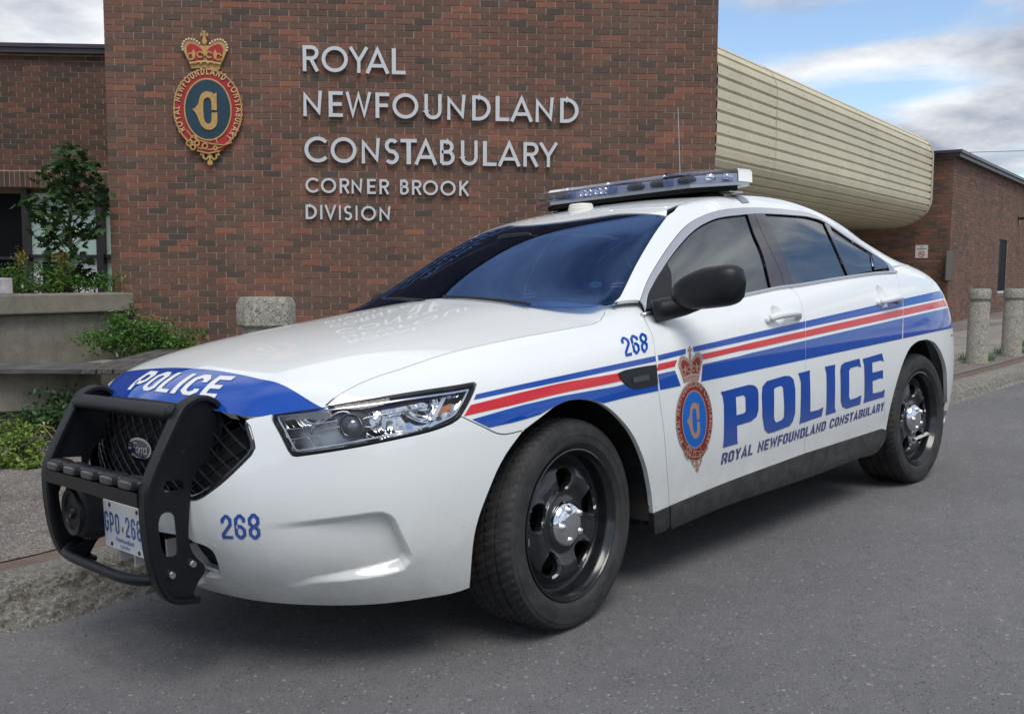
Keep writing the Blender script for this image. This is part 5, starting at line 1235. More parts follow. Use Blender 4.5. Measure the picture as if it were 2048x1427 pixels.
flat('prohibition_ring',[[np.array(arc(0,-.20,.27,.23,0,360,28)[:-1]),np.array(arc(0,-.20,.21,.18,0,360,28)[:-1])]]+[stroke([(-.17,-.04),(.17,-.36)],.05)],MT['inkred'],sg,fs,flip=False)
flat('cigarette_mark',[[np.array([(-.14,-.24),(.10,-.24),(.10,-.19),(-.14,-.19)])]],MT['ink'],sg,lambda P,h:np.c_[P[:,0]*wsg,np.full(len(P),-.0045),P[:,1]*h1],flip=False)
lq=wplane(2036,441,RC,dn); lm=empty('wall_lamp',mat=Matrix(frame4(lq,dr,-dn).tolist())); tag(lm,'small black wall lamp high on the right brick wing','lamp')
m=MB(); m.box((-.07,-.03,-.14),(.07,0,.12)); m.build('back_plate',MT['winframe'],lm); m=MB(); m.tube([(0,-.02,.05),(0,-.22,.06)],.035,10); m.build('arm',MT['winframe'],lm); m=MB(); m.lathe([(.03,.08),(.10,.05),(.12,-.05),(.0,-.06)],c=(.02,-.28,.04),axis=2,n=18); m.build('lamp_shade',MT['whiteframe'],lm,smooth=True)
# ------------------------------------------------------------------ metal lettering
MT['alu']=plain('brushed_aluminium',(.60,.62,.62),.42,.25)
FU=fut(.135); FUs=fut(.15)
y6=lambda x,y,ox,oy,s:(ox+x/s,oy+y/s)
def line(name,label,font,t,items,tl,bl_,tr,br,ox,oy,s,dep=.022,stand=.03):
    """items: (char,x0,x1) in zoomed pixels; tl/bl cap top & baseline y at left, tr/br right (x,y)"""
    e=empty(name,mat=blk_.matrix_world.copy()); tag(e,label,'sign lettering','metal letters on the brick wall')
    for ch,x0,x1,*o_ in items:
        ox_,oy_,s_=o_[0] if o_ else (ox,oy,s)
        u0,u1=ox_+x0/s_,ox_+x1/s_; um=(u0+u1)/2; vt=np.interp(um,[tl[0],tr[0]],[tl[1],tr[1]]) ; vb=np.interp(um,[bl_[0],br[0]],[bl_[1],br[1]])
        if um>tr[0]: vt=tl[1]+(tr[1]-tl[1])*(um-tl[0])/(tr[0]-tl[0]); vb=bl_[1]+(br[1]-bl_[1])*(um-bl_[0])/(br[0]-bl_[0])
        xa,zt_=wallpt(u0,vt,-stand-dep); xb_,_=wallpt(u1,vb,-stand-dep); zb_=wallpt(um,vb,-stand-dep)[1]; zt_=wallpt(um,vt,-stand-dep)[1]
        w_,st_=font[ch]; hh=zt_-zb_; gs=[[q for q in stroke(s2,t)] for s2 in st_]; al=np.concatenate([l for g in gs for l in g]); mn,mx_=al[:,0].min(),al[:,0].max(); kx=(xb_-xa)/(mx_-mn)
        gs=[[np.c_[(l[:,0]-mn)*kx+xa,l[:,1]*hh+zb_] for l in g] for g in gs]
        V,Fc=tri2d([l for g in gs for l in g],None,union=gs)
        fr3=lambda P,h:np.c_[P[:,0],np.full(len(P),-h),P[:,1]]
        VV,F4=extrude2d(V,Fc,fr3,stand-.02,stand+dep); mesh('letter',VV,F4,MT['alu'],e)
zA=(580,60,6.4);zB=(880,160,6.4);zC=(590,250,6.4);zD=(590,330,5.535)
line('lettering_line','metal letters ROYAL, top line on the tall brick wall',FU,.135,[('R',160,370),('O',402,741),('Y',755,1003),('A',965,1272),('L',1302,1480)],(605,90.5),(605,142),(811,97.8),(811,149.2),*zA)
line('lettering_line','metal letters NEWFOUNDLAND, second line on the tall brick wall',FU,.135,[('N',167,412),('E',493,677),('W',710,1042),('F',1093,1272),('O',1311,1643),('U',1695,1940),('N',92,328,zB),('D',412,648,zB),('L',712,885,zB),('A',900,1190,zB),('N',1226,1455,zB),('D',1540,1772,zB)],(607,180.8),(607,232),(1157,197.0),(1157,246.2),*zA)
line('lettering_line','metal letters CONSTABULARY, third line on the tall brick wall',FU,.135,[('C',118,416),('O',455,788),('N',852,1088),('S',1150,1328),('T',1350,1560),('A',1528,1820),('B',1856,2044),('U',243,482,zB),('L',550,723,zB),('A',740,1033,zB),('R',1070,1262,zB),('Y',1270,1507,zB)],(608,272.5),(608,324.3),(1115,286),(1115,334.6),*zC)
line('lettering_line','smaller metal letters CORNER BROOK below the three large lines',FUs,.15,[('C',133,303),('O',330,527),('R',570,697),('N',723,864),('E',922,1034),('R',1080,1205),('B',1345,1457),('R',1497,1620),('O',1638,1830),('O',1610,1778,zD),('K',1818,1928,zD)],(611,355),(611,385),(938,362.5),(938,392),*zC,dep=.016)
line('lettering_line','small metal letters DIVISION, lowest line of the lettering',FUs,.15,[('D',135,280),('I',322,350),('V',377,530),('I',562,586),('S',627,731),('I',775,800),('O',845,1037),('N',1080,1222)],(611,408.8),(611,438),(781,413),(781,442.2),*zC,dep=.016)
# ------------------------------------------------------------------ crest, relief on the wall and film on the door
def emb():
    Z=lambda *p:np.array([((x-1680)/492,-(y-1563)/492) for x,y in p])
    ell=lambda a,b,n=64:np.array(arc(0,0,a,b,0,360,n)[:-1])
    L=[]
    mir=lambda A:np.c_[2*((1655-1680)/492)-A[:,0],A[:,1]]
    crown=Z((1455,985),(1425,900),(1392,830),(1352,740),(1345,660),(1385,605),(1440,580),(1500,588),(1560,622),(1622,660),(1655,590)); crown=np.concatenate([crown,mir(crown)[::-1][1:],Z((1780,1010),(1655,965),(1540,975))])
    L.append(('crown','gold',[[crown]],1))
    cap=Z((1396,700),(1415,655),(1465,632),(1530,655),(1600,700),(1632,760),(1625,860),(1470,880),(1425,810)); L.append(('crown_cap','red',[[cap],[mir(cap)]],2))
    fl=[]
    for x,y,r in ((1462,818,44),(1590,790,40),(1720,790,40),(1848,818,44)):
        fl.append(stroke([((x-1680)/492+r/492*math.cos(a),-(y-1563)/492+r/492*math.sin(a)) for a in np.linspace(.3,5.6,14)],.040))
    for x,y in ((1500,760),(1655,720),(1805,760)): fl.append([Z((x-12,y+90),(x-30,y+20),(x,y-50),(x+30,y+20),(x+12,y+90))])
    for x in (1520,1600,1700,1790): fl.append([Z((x-22,905),(x,888),(x+22,905),(x,925))])
    L.append(('crown_ornament','gold',fl,3))
    band_=Z((1440,905),(1550,880),(1655,872),(1760,880),(1880,905),(1878,925),(1760,900),(1655,893),(1550,900),(1442,925)); L.append(('crown_band','gold2',[[band_]],3))
    pe=[]
    for i,(x,y) in enumerate([(1342,720),(1335,680),(1345,640),(1365,605),(1395,580),(1430,567),(1470,570),(1508,580),(1545,600),(1580,625)]):
        c=Z((x,y))[0]; pe.append([np.array(arc(c[0],c[1],.030,.030,0,360,8)[:-1])]); c2=mir(Z((x,y)))[0]; pe.append([np.array(arc(c2[0],c2[1],.030,.030,0,360,8)[:-1])])
    L.append(('pearls','pale',pe,2))
    cx,cy=Z((1652,505))[0]; k=.11; cr=[]
    for a in range(4):
        ca,sa=math.cos(a*math.pi/2),math.sin(a*math.pi/2); q=np.array([(0.012,-.012),(k,-.055),(k,.055),(.012,.012)]); cr.append([np.c_[cx+q[:,0]*ca-q[:,1]*sa,cy+q[:,0]*sa+q[:,1]*ca]])
    oc=Z((1652,598))[0]; cr.append([np.array(arc(oc[0],oc[1],.075,.09,0,360,14)[:-1])]); L.append(('crown_cross','gold',cr,2))
    L.append(('oval','red',[[ell(1,1.18)],[np.array([(-.70,-.80),(-.52,-1.06),(-.30,-1.20),(0,-1.27),(.34,-1.20),(.60,-1.0),(.72,-.80),(0,-.7)])]],1))
    L.append(('rope_rim','gold',[[ell(1.0,1.18),ell(.962,1.142)],[ell(.695,.905),ell(.655,.862)]],2))
    L.append(('field','blue',[[ell(.655,.862)]],2))
    C=Z((1812,1322),(1775,1347),(1740,1318),(1680,1306),(1620,1325),(1582,1370),(1562,1430),(1548,1490),(1510,1540),(1463,1567),(1500,1600),(1532,1660),(1560,1740),(1590,1800),(1640,1845),(1690,1857),(1750,1845),(1798,1800),(1815,1740),(1818,1607),(1740,1607),(1737,1680),(1730,1735),(1712,1762),(1680,1769),(1645,1750),(1627,1700),(1618,1600),(1620,1470),(1638,1415),(1680,1393),(1718,1405),(1736,1450),(1738,1573),(1812,1575)); L.append(('monogram','gold',[[C]],3))
    txt='ROYAL NEWFOUNDLAND CONSTABULARY'; ft=fut(.17); adv=[(ft[c][0] if c!=' ' else .34)+.24 for c in txt]; tot=sum(adv); s=0; tx=[]
    A=np.radians(np.linspace(216,-54,400)); P=np.c_[.81*np.cos(A),1.005*np.sin(A)]; sl=np.r_[0,np.cumsum(np.linalg.norm(np.diff(P,axis=0),axis=1))]; K=sl[-1]/tot; hh=.20
    for c,a in zip(txt,adv):
        if c!=' ':
            mid=(s+(a-.24)/2)*K; x=np.interp(mid,sl,P[:,0]);y=np.interp(mid,sl,P[:,1]); x2=np.interp(mid+.01,sl,P[:,0]);y2=np.interp(mid+.01,sl,P[:,1]); t=np.array([x2-x,y2-y]);t/=np.linalg.norm(t); n=np.array([-t[1],t[0]])
            for st_ in ft[c][1]: tx.append([np.array([x,y])+((q[:,0]-ft[c][0]/2)*K)[:,None]*t+(q[:,1]*hh)[:,None]*n for q in stroke(st_,.17)])
        s+=a
    L.append(('motto','gold2',tx,2))
    bk=[]
    for x,y,r in ((-.42,-.86,.09),(-.33,-.98,.07),(-.55,-.98,.08),(-.45,-1.10,.07),(-.10,-1.06,.075),(.20,-1.12,.05)): bk.append(stroke([(x+r*math.cos(a),y+r*math.sin(a)) for a in np.linspace(0,2*math.pi,17)],.040))
    bk.append(stroke([(-.62,-.62),(-.48,-.80),(-.2,-.92),(.1,-1.0),(.45,-1.03),(.68,-.95)],.03)); bk.append(stroke([(.22,-.85),(.27,-.98)],.03)); bk.append(stroke([(-.34,-1.20),(0,-1.275),(.33,-1.20)],.04)); L.append(('buckle','gold',bk,3))
    pd=[]
    for sg_ in (1,-1): pd.append(stroke([(.03+sg_*x,y) for x,y in ((.24,-1.24),(.26,-1.31),(.19,-1.31),(.19,-1.40),(.12,-1.45),(.06,-1.40),(.04,-1.32))],.045))
    pd.append([np.array(arc(.03,-1.54,.08,.08,0,360,16)[:-1])]); pd.append([np.array([(-.01,-1.3),(.07,-1.3),(.05,-1.5),(.01,-1.5)])]); L.append(('pendant','gold',pd,2))
    return L
EM=emb()
ccx,ccz=wallpt(415.5,219,-.06); exx=(wallpt(484.5,219,-.06)[0]-wallpt(346.5,219,-.06)[0])/2
cm={'gold':plain('gold_paint',(.50,.30,.10),.42,.2,var=.2,vs=30),'gold2':plain('pale_gold_paint',(.60,.42,.20),.45),'pale':plain('pearl_paint',(.66,.55,.38),.4),'red':plain('crest_red',(.36,.018,.022),.4,var=.15,vs=10),'blue':plain('crest_teal',(.010,.040,.065),.45,var=.2,vs=10)}
cr_=empty('wall_crest',mat=blk_.matrix_world.copy()); tag(cr_,'red oval crest with gold crown mounted on the tall brick wall','crest')
for nm,c,gs,lv in EM:
    V,Fc=tri2d([l for g in gs for l in g],None,union=gs); fr4=lambda P,h:np.c_[ccx+P[:,0]*exx,np.full(len(P),-h),ccz+P[:,1]*exx]
    VV,F4=extrude2d(V,Fc,fr4,.01 if lv==1 else .035,{1:.045,2:.058,3:.070}[lv]); mesh(nm,VV,F4,cm[c],cr_)
dm={'gold':plain('badge_buff',(.36,.22,.165),.45,spec=.3),'gold2':plain('badge_pale',(.46,.33,.27),.45,spec=.3),'pale':plain('badge_grey',(.36,.36,.37),.3,coat=.5),'red':plain('badge_red',(.21,.022,.018),.45,spec=.3),'blue':plain('badge_blue_field',(.004,.12,.48),.45,spec=.3)}
dc=zb((447,806))[0]; DXv=np.array([36.3,-7.6]); DYv=np.array([-3.2,-64.6])
def dmap(V): return onS(S,np.array(dc)+V[:,:1]*DXv+V[:,1:2]*DYv)
for nm,c,gs,lv in EM:
    decal_union('badge_'+nm,S,dmap,gs,FDOOR,dm[c],off=.0016+.0006*lv,step=.2)
# ------------------------------------------------------------------ street
def asphalt():
    m,t,b=M_('asphalt'); c=nn(t,'ShaderNodeTexCoord')
    v=nn(t,'ShaderNodeTexVoronoi'); v.inputs['Scale'].default_value=105; t.links.new(c.outputs['Object'],v.inputs['Vector'])
    s=nn(t,'ShaderNodeSeparateColor'); t.links.new(v.outputs['Color'],s.inputs[0])
    fine=noise(t,170,6,.85); big=noise(t,.7,5,.6); mid=noise(t,14,5,.7)
    base=ramp(t,fine,[(.30,(.060,.059,.059)),(.52,(.148,.146,.148)),(.72,(.27,.266,.268))])
    st=mth(t,'GREATER_THAN',s.outputs[0],.86); near=mth(t,'LESS_THAN',v.outputs['Distance'],.42); f=mth(t,'MULTIPLY',st,near)
    stc=ramp(t,s.outputs[1],[(0,(.17,.165,.165)),(.75,(.28,.27,.27)),(1,(.50,.48,.48))])
    v2=nn(t,'ShaderNodeTexVoronoi'); v2.inputs['Scale'].default_value=62; t.links.new(c.outputs['Object'],v2.inputs['Vector']); s2=nn(t,'ShaderNodeSeparateColor'); t.links.new(v2.outputs['Color'],s2.inputs[0]); f2=mth(t,'MULTIPLY',mth(t,'GREATER_THAN',s2.outputs[0],.93),mth(t,'LESS_THAN',v2.outputs['Distance'],mth(t,'MULTIPLY',s2.outputs[1],.45)))
    col=mixc(t,mth(t,'MULTIPLY',f,.55),base,stc); col=mixc(t,mth(t,'MULTIPLY',f2,.7),col,(.36,.35,.34))
    dk=mth(t,'MULTIPLY',mth(t,'LESS_THAN',s.outputs[2],.10),near); col=mixc(t,mth(t,'MULTIPLY',dk,.6),col,(.02,.02,.022))
    col=mixc(t,.7,col,ramp(t,big,[(.3,(.74,.74,.75)),(.7,(1.18,1.16,1.14))]),'MULTIPLY'); col=mixc(t,.5,col,ramp(t,mid,[(.3,(.80,.80,.80)),(.7,(1.2,1.2,1.2))]),'MULTIPLY')
    t.links.new(col,b.inputs['Base Color']); b.inputs['Roughness'].default_value=.85; bump(t,b,mth(t,'ADD',fine,mth(t,'MULTIPLY',f,.5)),.55,.006); return m
MT['asphalt']=asphalt()
def conc(name,c0,c1,sp=(.03,.03,.03),spn=.0,scale=4,bs=120,b_=.5):
    m,t,b=M_(name); n=noise(t,scale,8,.7); col=ramp(t,n,[(.3,c0),(.7,c1)]); col=mixc(t,.6,col,ramp(t,noise(t,60,6,.75),[(.3,(.7,.7,.7)),(.7,(1.25,1.25,1.25))]),'MULTIPLY')
    st=noise(t,1.6,5,.7,dist=.8); col=mixc(t,mth(t,'MULTIPLY',mth(t,'SMOOTH_MAX',mth(t,'MULTIPLY_ADD',st,6,-3.1,True),0.0),.55),col,(.06,.055,.042))
    if spn:
        c=nn(t,'ShaderNodeTexCoord'); v=nn(t,'ShaderNodeTexVoronoi'); v.inputs['Scale'].default_value=130; t.links.new(c.outputs['Object'],v.inputs['Vector']); s=nn(t,'ShaderNodeSeparateColor'); t.links.new(v.outputs['Color'],s.inputs[0])
        col=mixc(t,mth(t,'MULTIPLY',mth(t,'LESS_THAN',s.outputs[0],spn),.8),col,sp); col=mixc(t,mth(t,'MULTIPLY',mth(t,'GREATER_THAN',s.outputs[1],.85),.5),col,(.55,.52,.46))
    t.links.new(col,b.inputs['Base Color']); b.inputs['Roughness'].default_value=.9; bump(t,b,noise(t,bs,8,.8),b_,.008 if b_<.85 else .022); return m
MT['kerb']=conc('kerb_concrete',(.13,.12,.095),(.36,.34,.295),sp=(.09,.08,.065),spn=.10,scale=22,bs=38,b_=1.0); MT['walk']=conc('pavement_surface',(.125,.105,.092),(.205,.178,.158),spn=.14,scale=2.5,b_=.8); MT['slab']=conc('slab_concrete',(.20,.185,.16),(.30,.28,.245),scale=3)
MT['soil']=conc('brown_verge',(.11,.075,.058),(.18,.125,.10),scale=7); MT['aggr']=conc('exposed_aggregate',(.24,.225,.185),(.34,.32,.265),sp=(.09,.08,.07),spn=.16,scale=6); MT['planter']=conc('planter_concrete',(.16,.148,.118),(.28,.255,.205),scale=5)
KX=np.array([-60,-20,-6,-1.25,-.9,-.62,-.2,1,3,4.4,5.3,6.2,7.1,8.3,14,60.]);KY=np.array([-.9,-.85,-.80,-.80,-.81,-.86,-1.12,-1.2,-1.15,-.85,-.40,-.16,-.19,-.20,-.35,-1.]);KZ=np.array([-.07,-.07,-.07,-.07,-.07,-.07,-.06,-.05,-.04,-.035,-.03,-.03,-.03,-.03,-.03,-.03])
def dense(xs,step): 
    o=[]
    for a,b in zip(xs[:-1],xs[1:]): o+=list(np.linspace(a,b,max(2,int(math.ceil((b-a)/step)))+0)[:-1]) if b-a<8 else list(np.linspace(a,b,12)[:-1])
    return np.array(o+[xs[-1]])
kx=np.unique(np.r_[-60,-40,-20,-12,np.arange(-6,-2.2,.3),np.arange(-2.2,-.1,.016),np.arange(-.1,0,.03),np.arange(0,5,.25),np.arange(5,12,.10),np.arange(12,20,1),30,60])
ky=np.interp(kx,KX,KY)
for _ in range(2): ky[1:-1]=.25*ky[:-2]+.5*ky[1:-1]+.25*ky[2:]
kz=np.interp(kx,KX,KZ)
def sheet(name,cols,mat,smooth=True,label=None):
    n=len(cols[0]); V=cw([p for c in cols for p in c]); return mesh(name,V,[(i*n+j,i*n+j+1,(i+1)*n+j+1,(i+1)*n+j) for i in range(len(cols)-1) for j in range(n-1)],mat,None,smooth=smooth)
ys=[0,.12,.3,.55,.8,1.4,2.5,4,7,12,25,60]
cols=[[(x,y0-.06+d,z0*max(0,1-d/.85)**1.5) for d in ys] for x,y0,z0 in zip(kx,ky,kz)]
road=sheet('road',cols,MT['asphalt']); road['kind']='structure'
def nz(x,y,z,f=1.): return math.sin(x*9.1*f+y*4.3)*.5+math.sin(x*23.7*f+z*17+1.3)*.3+math.sin(x*61*f+y*37+2.1)*.2
from mathutils import noise as mn
kc=[]
A_=np.array([(-.03,-.03),(.03,.012),(.07,.030),(.11,.050),(.15,.072),(.18,.105),(.20,.128),(.225,.137),(.30,.141),(.38,.142),(.45,.140),(.46,.10)])
B_=np.array([(-.03,-.03),(.01,.02),(.02,.05),(.03,.08),(.045,.10),(.06,.118),(.09,.13),(.13,.135),(.17,.137),(.21,.137),(.24,.135),(.245,.10)])
tt=np.linspace(0,11,45); dn_=lambda Q:np.c_[np.interp(tt,range(12),Q[:,0]),np.interp(tt,range(12),Q[:,1])]
A_,B_=dn_(A_),dn_(B_)
for x,y0,z0 in zip(kx,ky,kz):
    w=1/(1+math.exp((x-.5)*4)); w2=max(w,.35) ; pr_=[]
    for k in range(len(tt)):
        d,h=A_[k]*w+B_[k]*(1-w); f=tt[k]; face=min(1,max(0,(f-.3)/1.2))*min(1,max(0,(7.6-f)/1.2)); 
        a1=mn.fractal(Vector((x*4.2,f*.55,1.7)),1.0,2.1,5); a2=mn.fractal(Vector((x*17,f*2.1,5.1)),.8,2.2,4); brk_=max(0,mn.noise(Vector((x*2.6,f*.35,9.)))+.05)
        am=face*w2; ed=min(1,max(0,(f-3))/3)
        pr_.append((x,y0-d+am*(.022*a1*1.4+.014*a2)-am*ed*brk_*.05,z0+h+am*(.024*a1+.015*a2)-am*ed*brk_*.065+(1-face)*.0018*a2))
    kc.append(pr_)
kerb=sheet('kerb',kc,MT['kerb']); kerb['kind']='structure'
kw=lambda x:1/(1+math.exp((x-.5)*4))
bk=lambda x:.46*kw(x)+.245*(1-kw(x))
zt_=kz+.135
pv=sheet('pavement',[[(x,y-bk(x)+.01-d,z-.003+(.0 if d<.2 else .0)) for d in (0,.17)] for x,y,z in zip(kx,ky,zt_)],MT['soil']); pv.name='verge_strip'; pv['kind']='structure'
pv=sheet('pavement',[[(x,y-bk(x)-.16-d,z+.002+.004*min(1,d)) for d in (0,.5,1,2,4,8,14,40)] for x,y,z in zip(kx,ky,zt_)],MT['walk']); pv['kind']='structure'
# base terrain out to the horizon
m=MB(); a=np.linspace(0,2*math.pi,48,endpoint=False); V=[(0,0,-.6)]+[(r*math.cos(t),r*math.sin(t)+5,-.6-.0*r) for r in (60,700) for t in a]; gV=gw(np.array(V)); gV[:,2]=np.where(np.abs(gV[:,0])>300,gV[:,2]*.2-12,gV[:,2]-.8)
m.add(gV.tolist(),[(0,1+i,1+(i+1)%48) for i in range(48)]+[(1+i,49+i,49+(i+1)%48,1+(i+1)%48) for i in range(48)]); gr=m.build('ground',MT['asphalt']); gr['kind']='structure'
# paving slabs beside the right wing
i0=0
for i in range(9):
    for j in range(3):
        x0=5.6+i*1.5; yb_=-1.0-j*1.05; x1=x0+1.485; y1=yb_-1.035
        m=MB(); zs=.112+random.uniform(-.002,.004); P=cw([(x0,yb_,zs),(x1,yb_,zs),(x1,y1,zs),(x0,y1,zs),(x0,yb_,zs-.05),(x1,yb_,zs-.05),(x1,y1,zs-.05),(x0,y1,zs-.05)]); m.add(P.tolist(),[(0,1,2,3),(0,1,5,4),(1,2,6,5),(2,3,7,6),(3,0,4,7)]); m.build('paving_slab',MT['slab'],pv)
# ------------------------------------------------------------------ bollards
def bollard(base,label,n,r=.135,h=1.0,grp=True):
    m=MB(); k=r/.135; m.lathe([(.0,0),(.140*k,0),(.140*k,.02),(.133*k,.03),(.130*k,h*.80),(.124*k,h*.815),(.112*k,h*.822),(.112*k,h*.852),(.126*k,h*.858),(.135*k,h*.868),(.137*k,h*.965),(.120*k,h),(.0,h)],n=n); o=m.build('bollard',MT['aggr'],auto=35); o.location=base; o.rotation_euler=(0,0,.25)
    tag(o,label,'bollard','concrete bollards'); return o
b1=cw(cat(1953,727,Z=.10))[0]; b2=cw(cat(2022,712,Z=.10))[0]
t1=1.135+CAMZ*0
def topz(u,v,b): return wplane(u,v,np.array([0,b[1],0]),np.array([0,1,0]))[2]
bollard(b1,'concrete bollard nearer the kerb, just behind the car trunk',28,r=.5*41/F*b1[1],h=topz(1953,577,b1)-b1[2])
bollard(b2,'concrete bollard at the right picture edge under the narrow window',28,r=.5*38/F*b2[1],h=topz(2022,577,b2)-b2[2])
b3=np.array([(532-1024)/F*4.95,4.95,-.06]); bollard(b3,'wide eight-sided concrete bollard behind the car hood',8,r=.146,h=topz(532,594,b3)-b3[2])
# ------------------------------------------------------------------ planter wall
A=np.array([(0-1024)/F*9.0,9.0,0]);B=np.array([(272-1024)/F*10.05,10.05,0]); pd_=(B-A)/np.linalg.norm(B-A); pn=np.array([-pd_[1],pd_[0],0])
if pn[1]<0: pn=-pn
MP=frame4(A,pd_,pn); PPt=lambda u,v:(lambda q:((q-A)@pd_,q[2]))(wplane(u,v,A,pn))
Lp=np.linalg.norm(B-A); zs1=PPt(100,588)[1]; zs0=PPt(100,627)[1]
pl=empty('planter_wall',mat=Matrix(MP.tolist())); tag(pl,'low weathered concrete planter wall under the left windows','wall')
def bevbox(nm,a,b,mat,par,bv=.015):
    o=MB().box(a,b).build(nm,mat,par); md=o.modifiers.new('b','BEVEL'); md.width=bv; md.segments=2; return o
bevbox('cap_slab',(-3,-.0,zs0),(Lp-.02,.42,zs1),MT['planter'],pl); bevbox('wall_face',(-3,.09,-.9),(Lp-.02,.4,zs0-.002),MT['planter'],pl)
m=MB(); m.box((-3,.35,-.5),(Lp-.1,3.2,zs1-.10)); m.build('soil',MT['soil'],pl)
x0,_=PPt(-60,575);x1,_=PPt(28,575); zb1=PPt(20,558)[1]
cb=bevbox('concrete_block',(x0,.02,zs1+.002),(x1,.28,zb1+.01),plain('pale_block',(.40,.37,.37),.8,var=.3,vs=9),None,.008); cb.matrix_world=Matrix(MP.tolist()); tag(cb,'pale worn block lying on the planter wall at the left edge','block')
# ------------------------------------------------------------------ bench
zsB=CAMZ-200/F*7.6; 
def wp2(u,D,z=0.): return np.array([(u-1024)/F*D,D,z])
P0=wp2(-170,7.55);P1=wp2(150,7.6);P2=wp2(325,9.75)
MT['wood']=None
def woodm():
    m,t,b=M_('weathered_wood'); c=nn(t,'ShaderNodeTexCoord'); mp=nn(t,'ShaderNodeMapping'); mp.inputs['Scale'].default_value=(2,28,28); t.links.new(c.outputs['Object'],mp.inputs[0]); n=nn(t,'ShaderNodeTexNoise'); n.inputs['Scale'].default_value=2.2; n.inputs['Detail'].default_value=8; t.links.new(mp.outputs[0],n.inputs['Vector'])
    t.links.new(ramp(t,n.outputs[0],[(.3,(.030,.028,.026)),(.55,(.085,.080,.073)),(.75,(.17,.16,.145))]),b.inputs['Base Color']); b.inputs['Roughness'].default_value=.85; bump(t,b,n.outputs[0],.5,.006); return m
MT['wood']=woodm()
bn=empty('wooden_bench',loc=tuple(wp2(0,7.9,-.2))); tag(bn,'weathered plank bench on concrete supports before the planter wall','bench')
def seg(Pa,Pb,n,zt,w=.118,g=.012,th=.045):
    d=(Pb-Pa);L=np.linalg.norm(d);d/=L; q=np.array([-d[1],d[0],0]); 
    if q[1]<0: q=-q
    for i in range(n):
        M4=frame4(Pa+q*i*(w+g)+np.array([0,0,zt-th+random.uniform(-.003,.003)]),d,q); o=MB().box((0,0,0),(L+random.uniform(-.02,.02)-.05*i*0,w,th)).build('plank',MT['wood']); md=o.modifiers.new('b','BEVEL'); md.width=.006; md.segments=1; o.parent=bn; o.matrix_world=Matrix(M4.tolist())
    return d,q
bpy.context.view_layer.update()
seg(P0,P1,4,zsB); d2,q2=seg(P1+np.array([.02,.0,0]),P2,4,zsB-.002)
def sup(Pa,Pb,z0,z1,dep,dq=.02):
    d=(Pb-Pa);L=np.linalg.norm(d);d/=L; q=np.array([-d[1],d[0],0]); 
    if q[1]<0: q=-q
    o=MB().box((0,dq,z0),(L,dq+dep,z1)).build('support',MT['planter']); md=o.modifiers.new('b','BEVEL'); md.width=.012; md.segments=2; o.parent=bn; o.matrix_world=Matrix(frame4(Pa,d,q).tolist())
bpy.context.view_layer.update()
Q1=wp2(192,7.95); sup(wp2(-170,7.50),Q1,zsB-.37,zsB-.052,.45)
sup(wp2(196,8.35),wp2(266,8.9),zsB-.30,zsB-.052,.30); sup(wp2(304,9.4),wp2(326,9.8),zsB-.30,zsB-.052,.3)
sup(wp2(-100,7.9),wp2(60,7.9),-.5,zsB-.37,.3,.15); sup(wp2(200,8.6),wp2(240,8.9),-.5,zsB-.30,.2,.1)
# ------------------------------------------------------------------ plants
def leafm(name,c0,c1,c2,rough=.5):
    m,t,b=M_(name); ge=nn(t,'ShaderNodeNewGeometry'); col=ramp(t,ge.outputs['Random Per Island'],[(0,c0),(.5,c1),(1,c2)]); t.links.new(col,b.inputs['Base Color']); b.inputs['Roughness'].default_value=rough
    tr=nn(t,'ShaderNodeBsdfTranslucent'); t.links.new(col,tr.inputs[0]); mx_=nn(t,'ShaderNodeMixShader'); mx_.inputs[0].default_value=.3; o=t.nodes['Material Output']; t.links.new(b.outputs[0],mx_.inputs[1]); t.links.new(tr.outputs[0],mx_.inputs[2]); t.links.new(mx_.outputs[0],o.inputs[0]); return m
MT['leafdark']=leafm('maple_leaf',(.018,.048,.016),(.034,.085,.022),(.065,.13,.035)); MT['leafmid']=leafm('shrub_leaf',(.035,.10,.018),(.075,.19,.03),(.14,.28,.05)); MT['leafyel']=leafm('weed_leaf',(.08,.15,.018),(.16,.27,.035),(.30,.36,.06)); MT['flower']=leafm('goldenrod_flower',(.25,.15,.01),(.35,.22,.02),(.45,.32,.04)); MT['stem']=plain('stem',(.05,.045,.025),.8); MT['redleaf']=plain('red_leaf',(.4,.06,.03),.6)
SH={'oval':[(0,0),(.18,.3),(.2,.6),(0,1),(-.2,.6),(-.18,.3)],'maple':[(0,0),(.10,.22),(.42,.12),(.36,.34),(.62,.48),(.34,.56),(.30,.74),(.13,.66),(0,1),(-.13,.66),(-.30,.74),(-.34,.56),(-.62,.48),(-.36,.34),(-.42,.12),(-.10,.22)],'thin':[(0,0),(.06,.4),(.05,.75),(0,1),(-.05,.75),(-.06,.4)]}
def leaves(m,pts,size,shape,droop=.3,mi=0,var=.35):
    for p in pts:
        a=random.uniform(0,2*math.pi); el_=random.uniform(-.7,.9)-droop; d=Vector((math.cos(a)*math.cos(el_),math.sin(a)*math.cos(el_),math.sin(el_))); up=Vector((random.gauss(0,.5),random.gauss(0,.5),1)).normalized(); s=d.cross(up).normalized(); n=s.cross(d); sz=size*random.uniform(1-var,1+var)
        V=[Vector(p)+(s*x+d*y-n*abs(x)*.25+n*(-.15*y*y))*sz for x,y in SH[shape]]
        m.add([tuple(v) for v in V],[tuple(range(len(V)))],mi)
def cluster(c,r,n,lump=5):
    cs=[np.array(c)+np.array([random.gauss(0,.45)*r[0],random.gauss(0,.45)*r[1],random.gauss(0,.38)*r[2]]) for _ in range(lump)]
    return [cs[random.randrange(lump)]+np.array([random.gauss(0,.30)*r[0],random.gauss(0,.30)*r[1],random.gauss(0,.28)*r[2]]) for _ in range(n)]
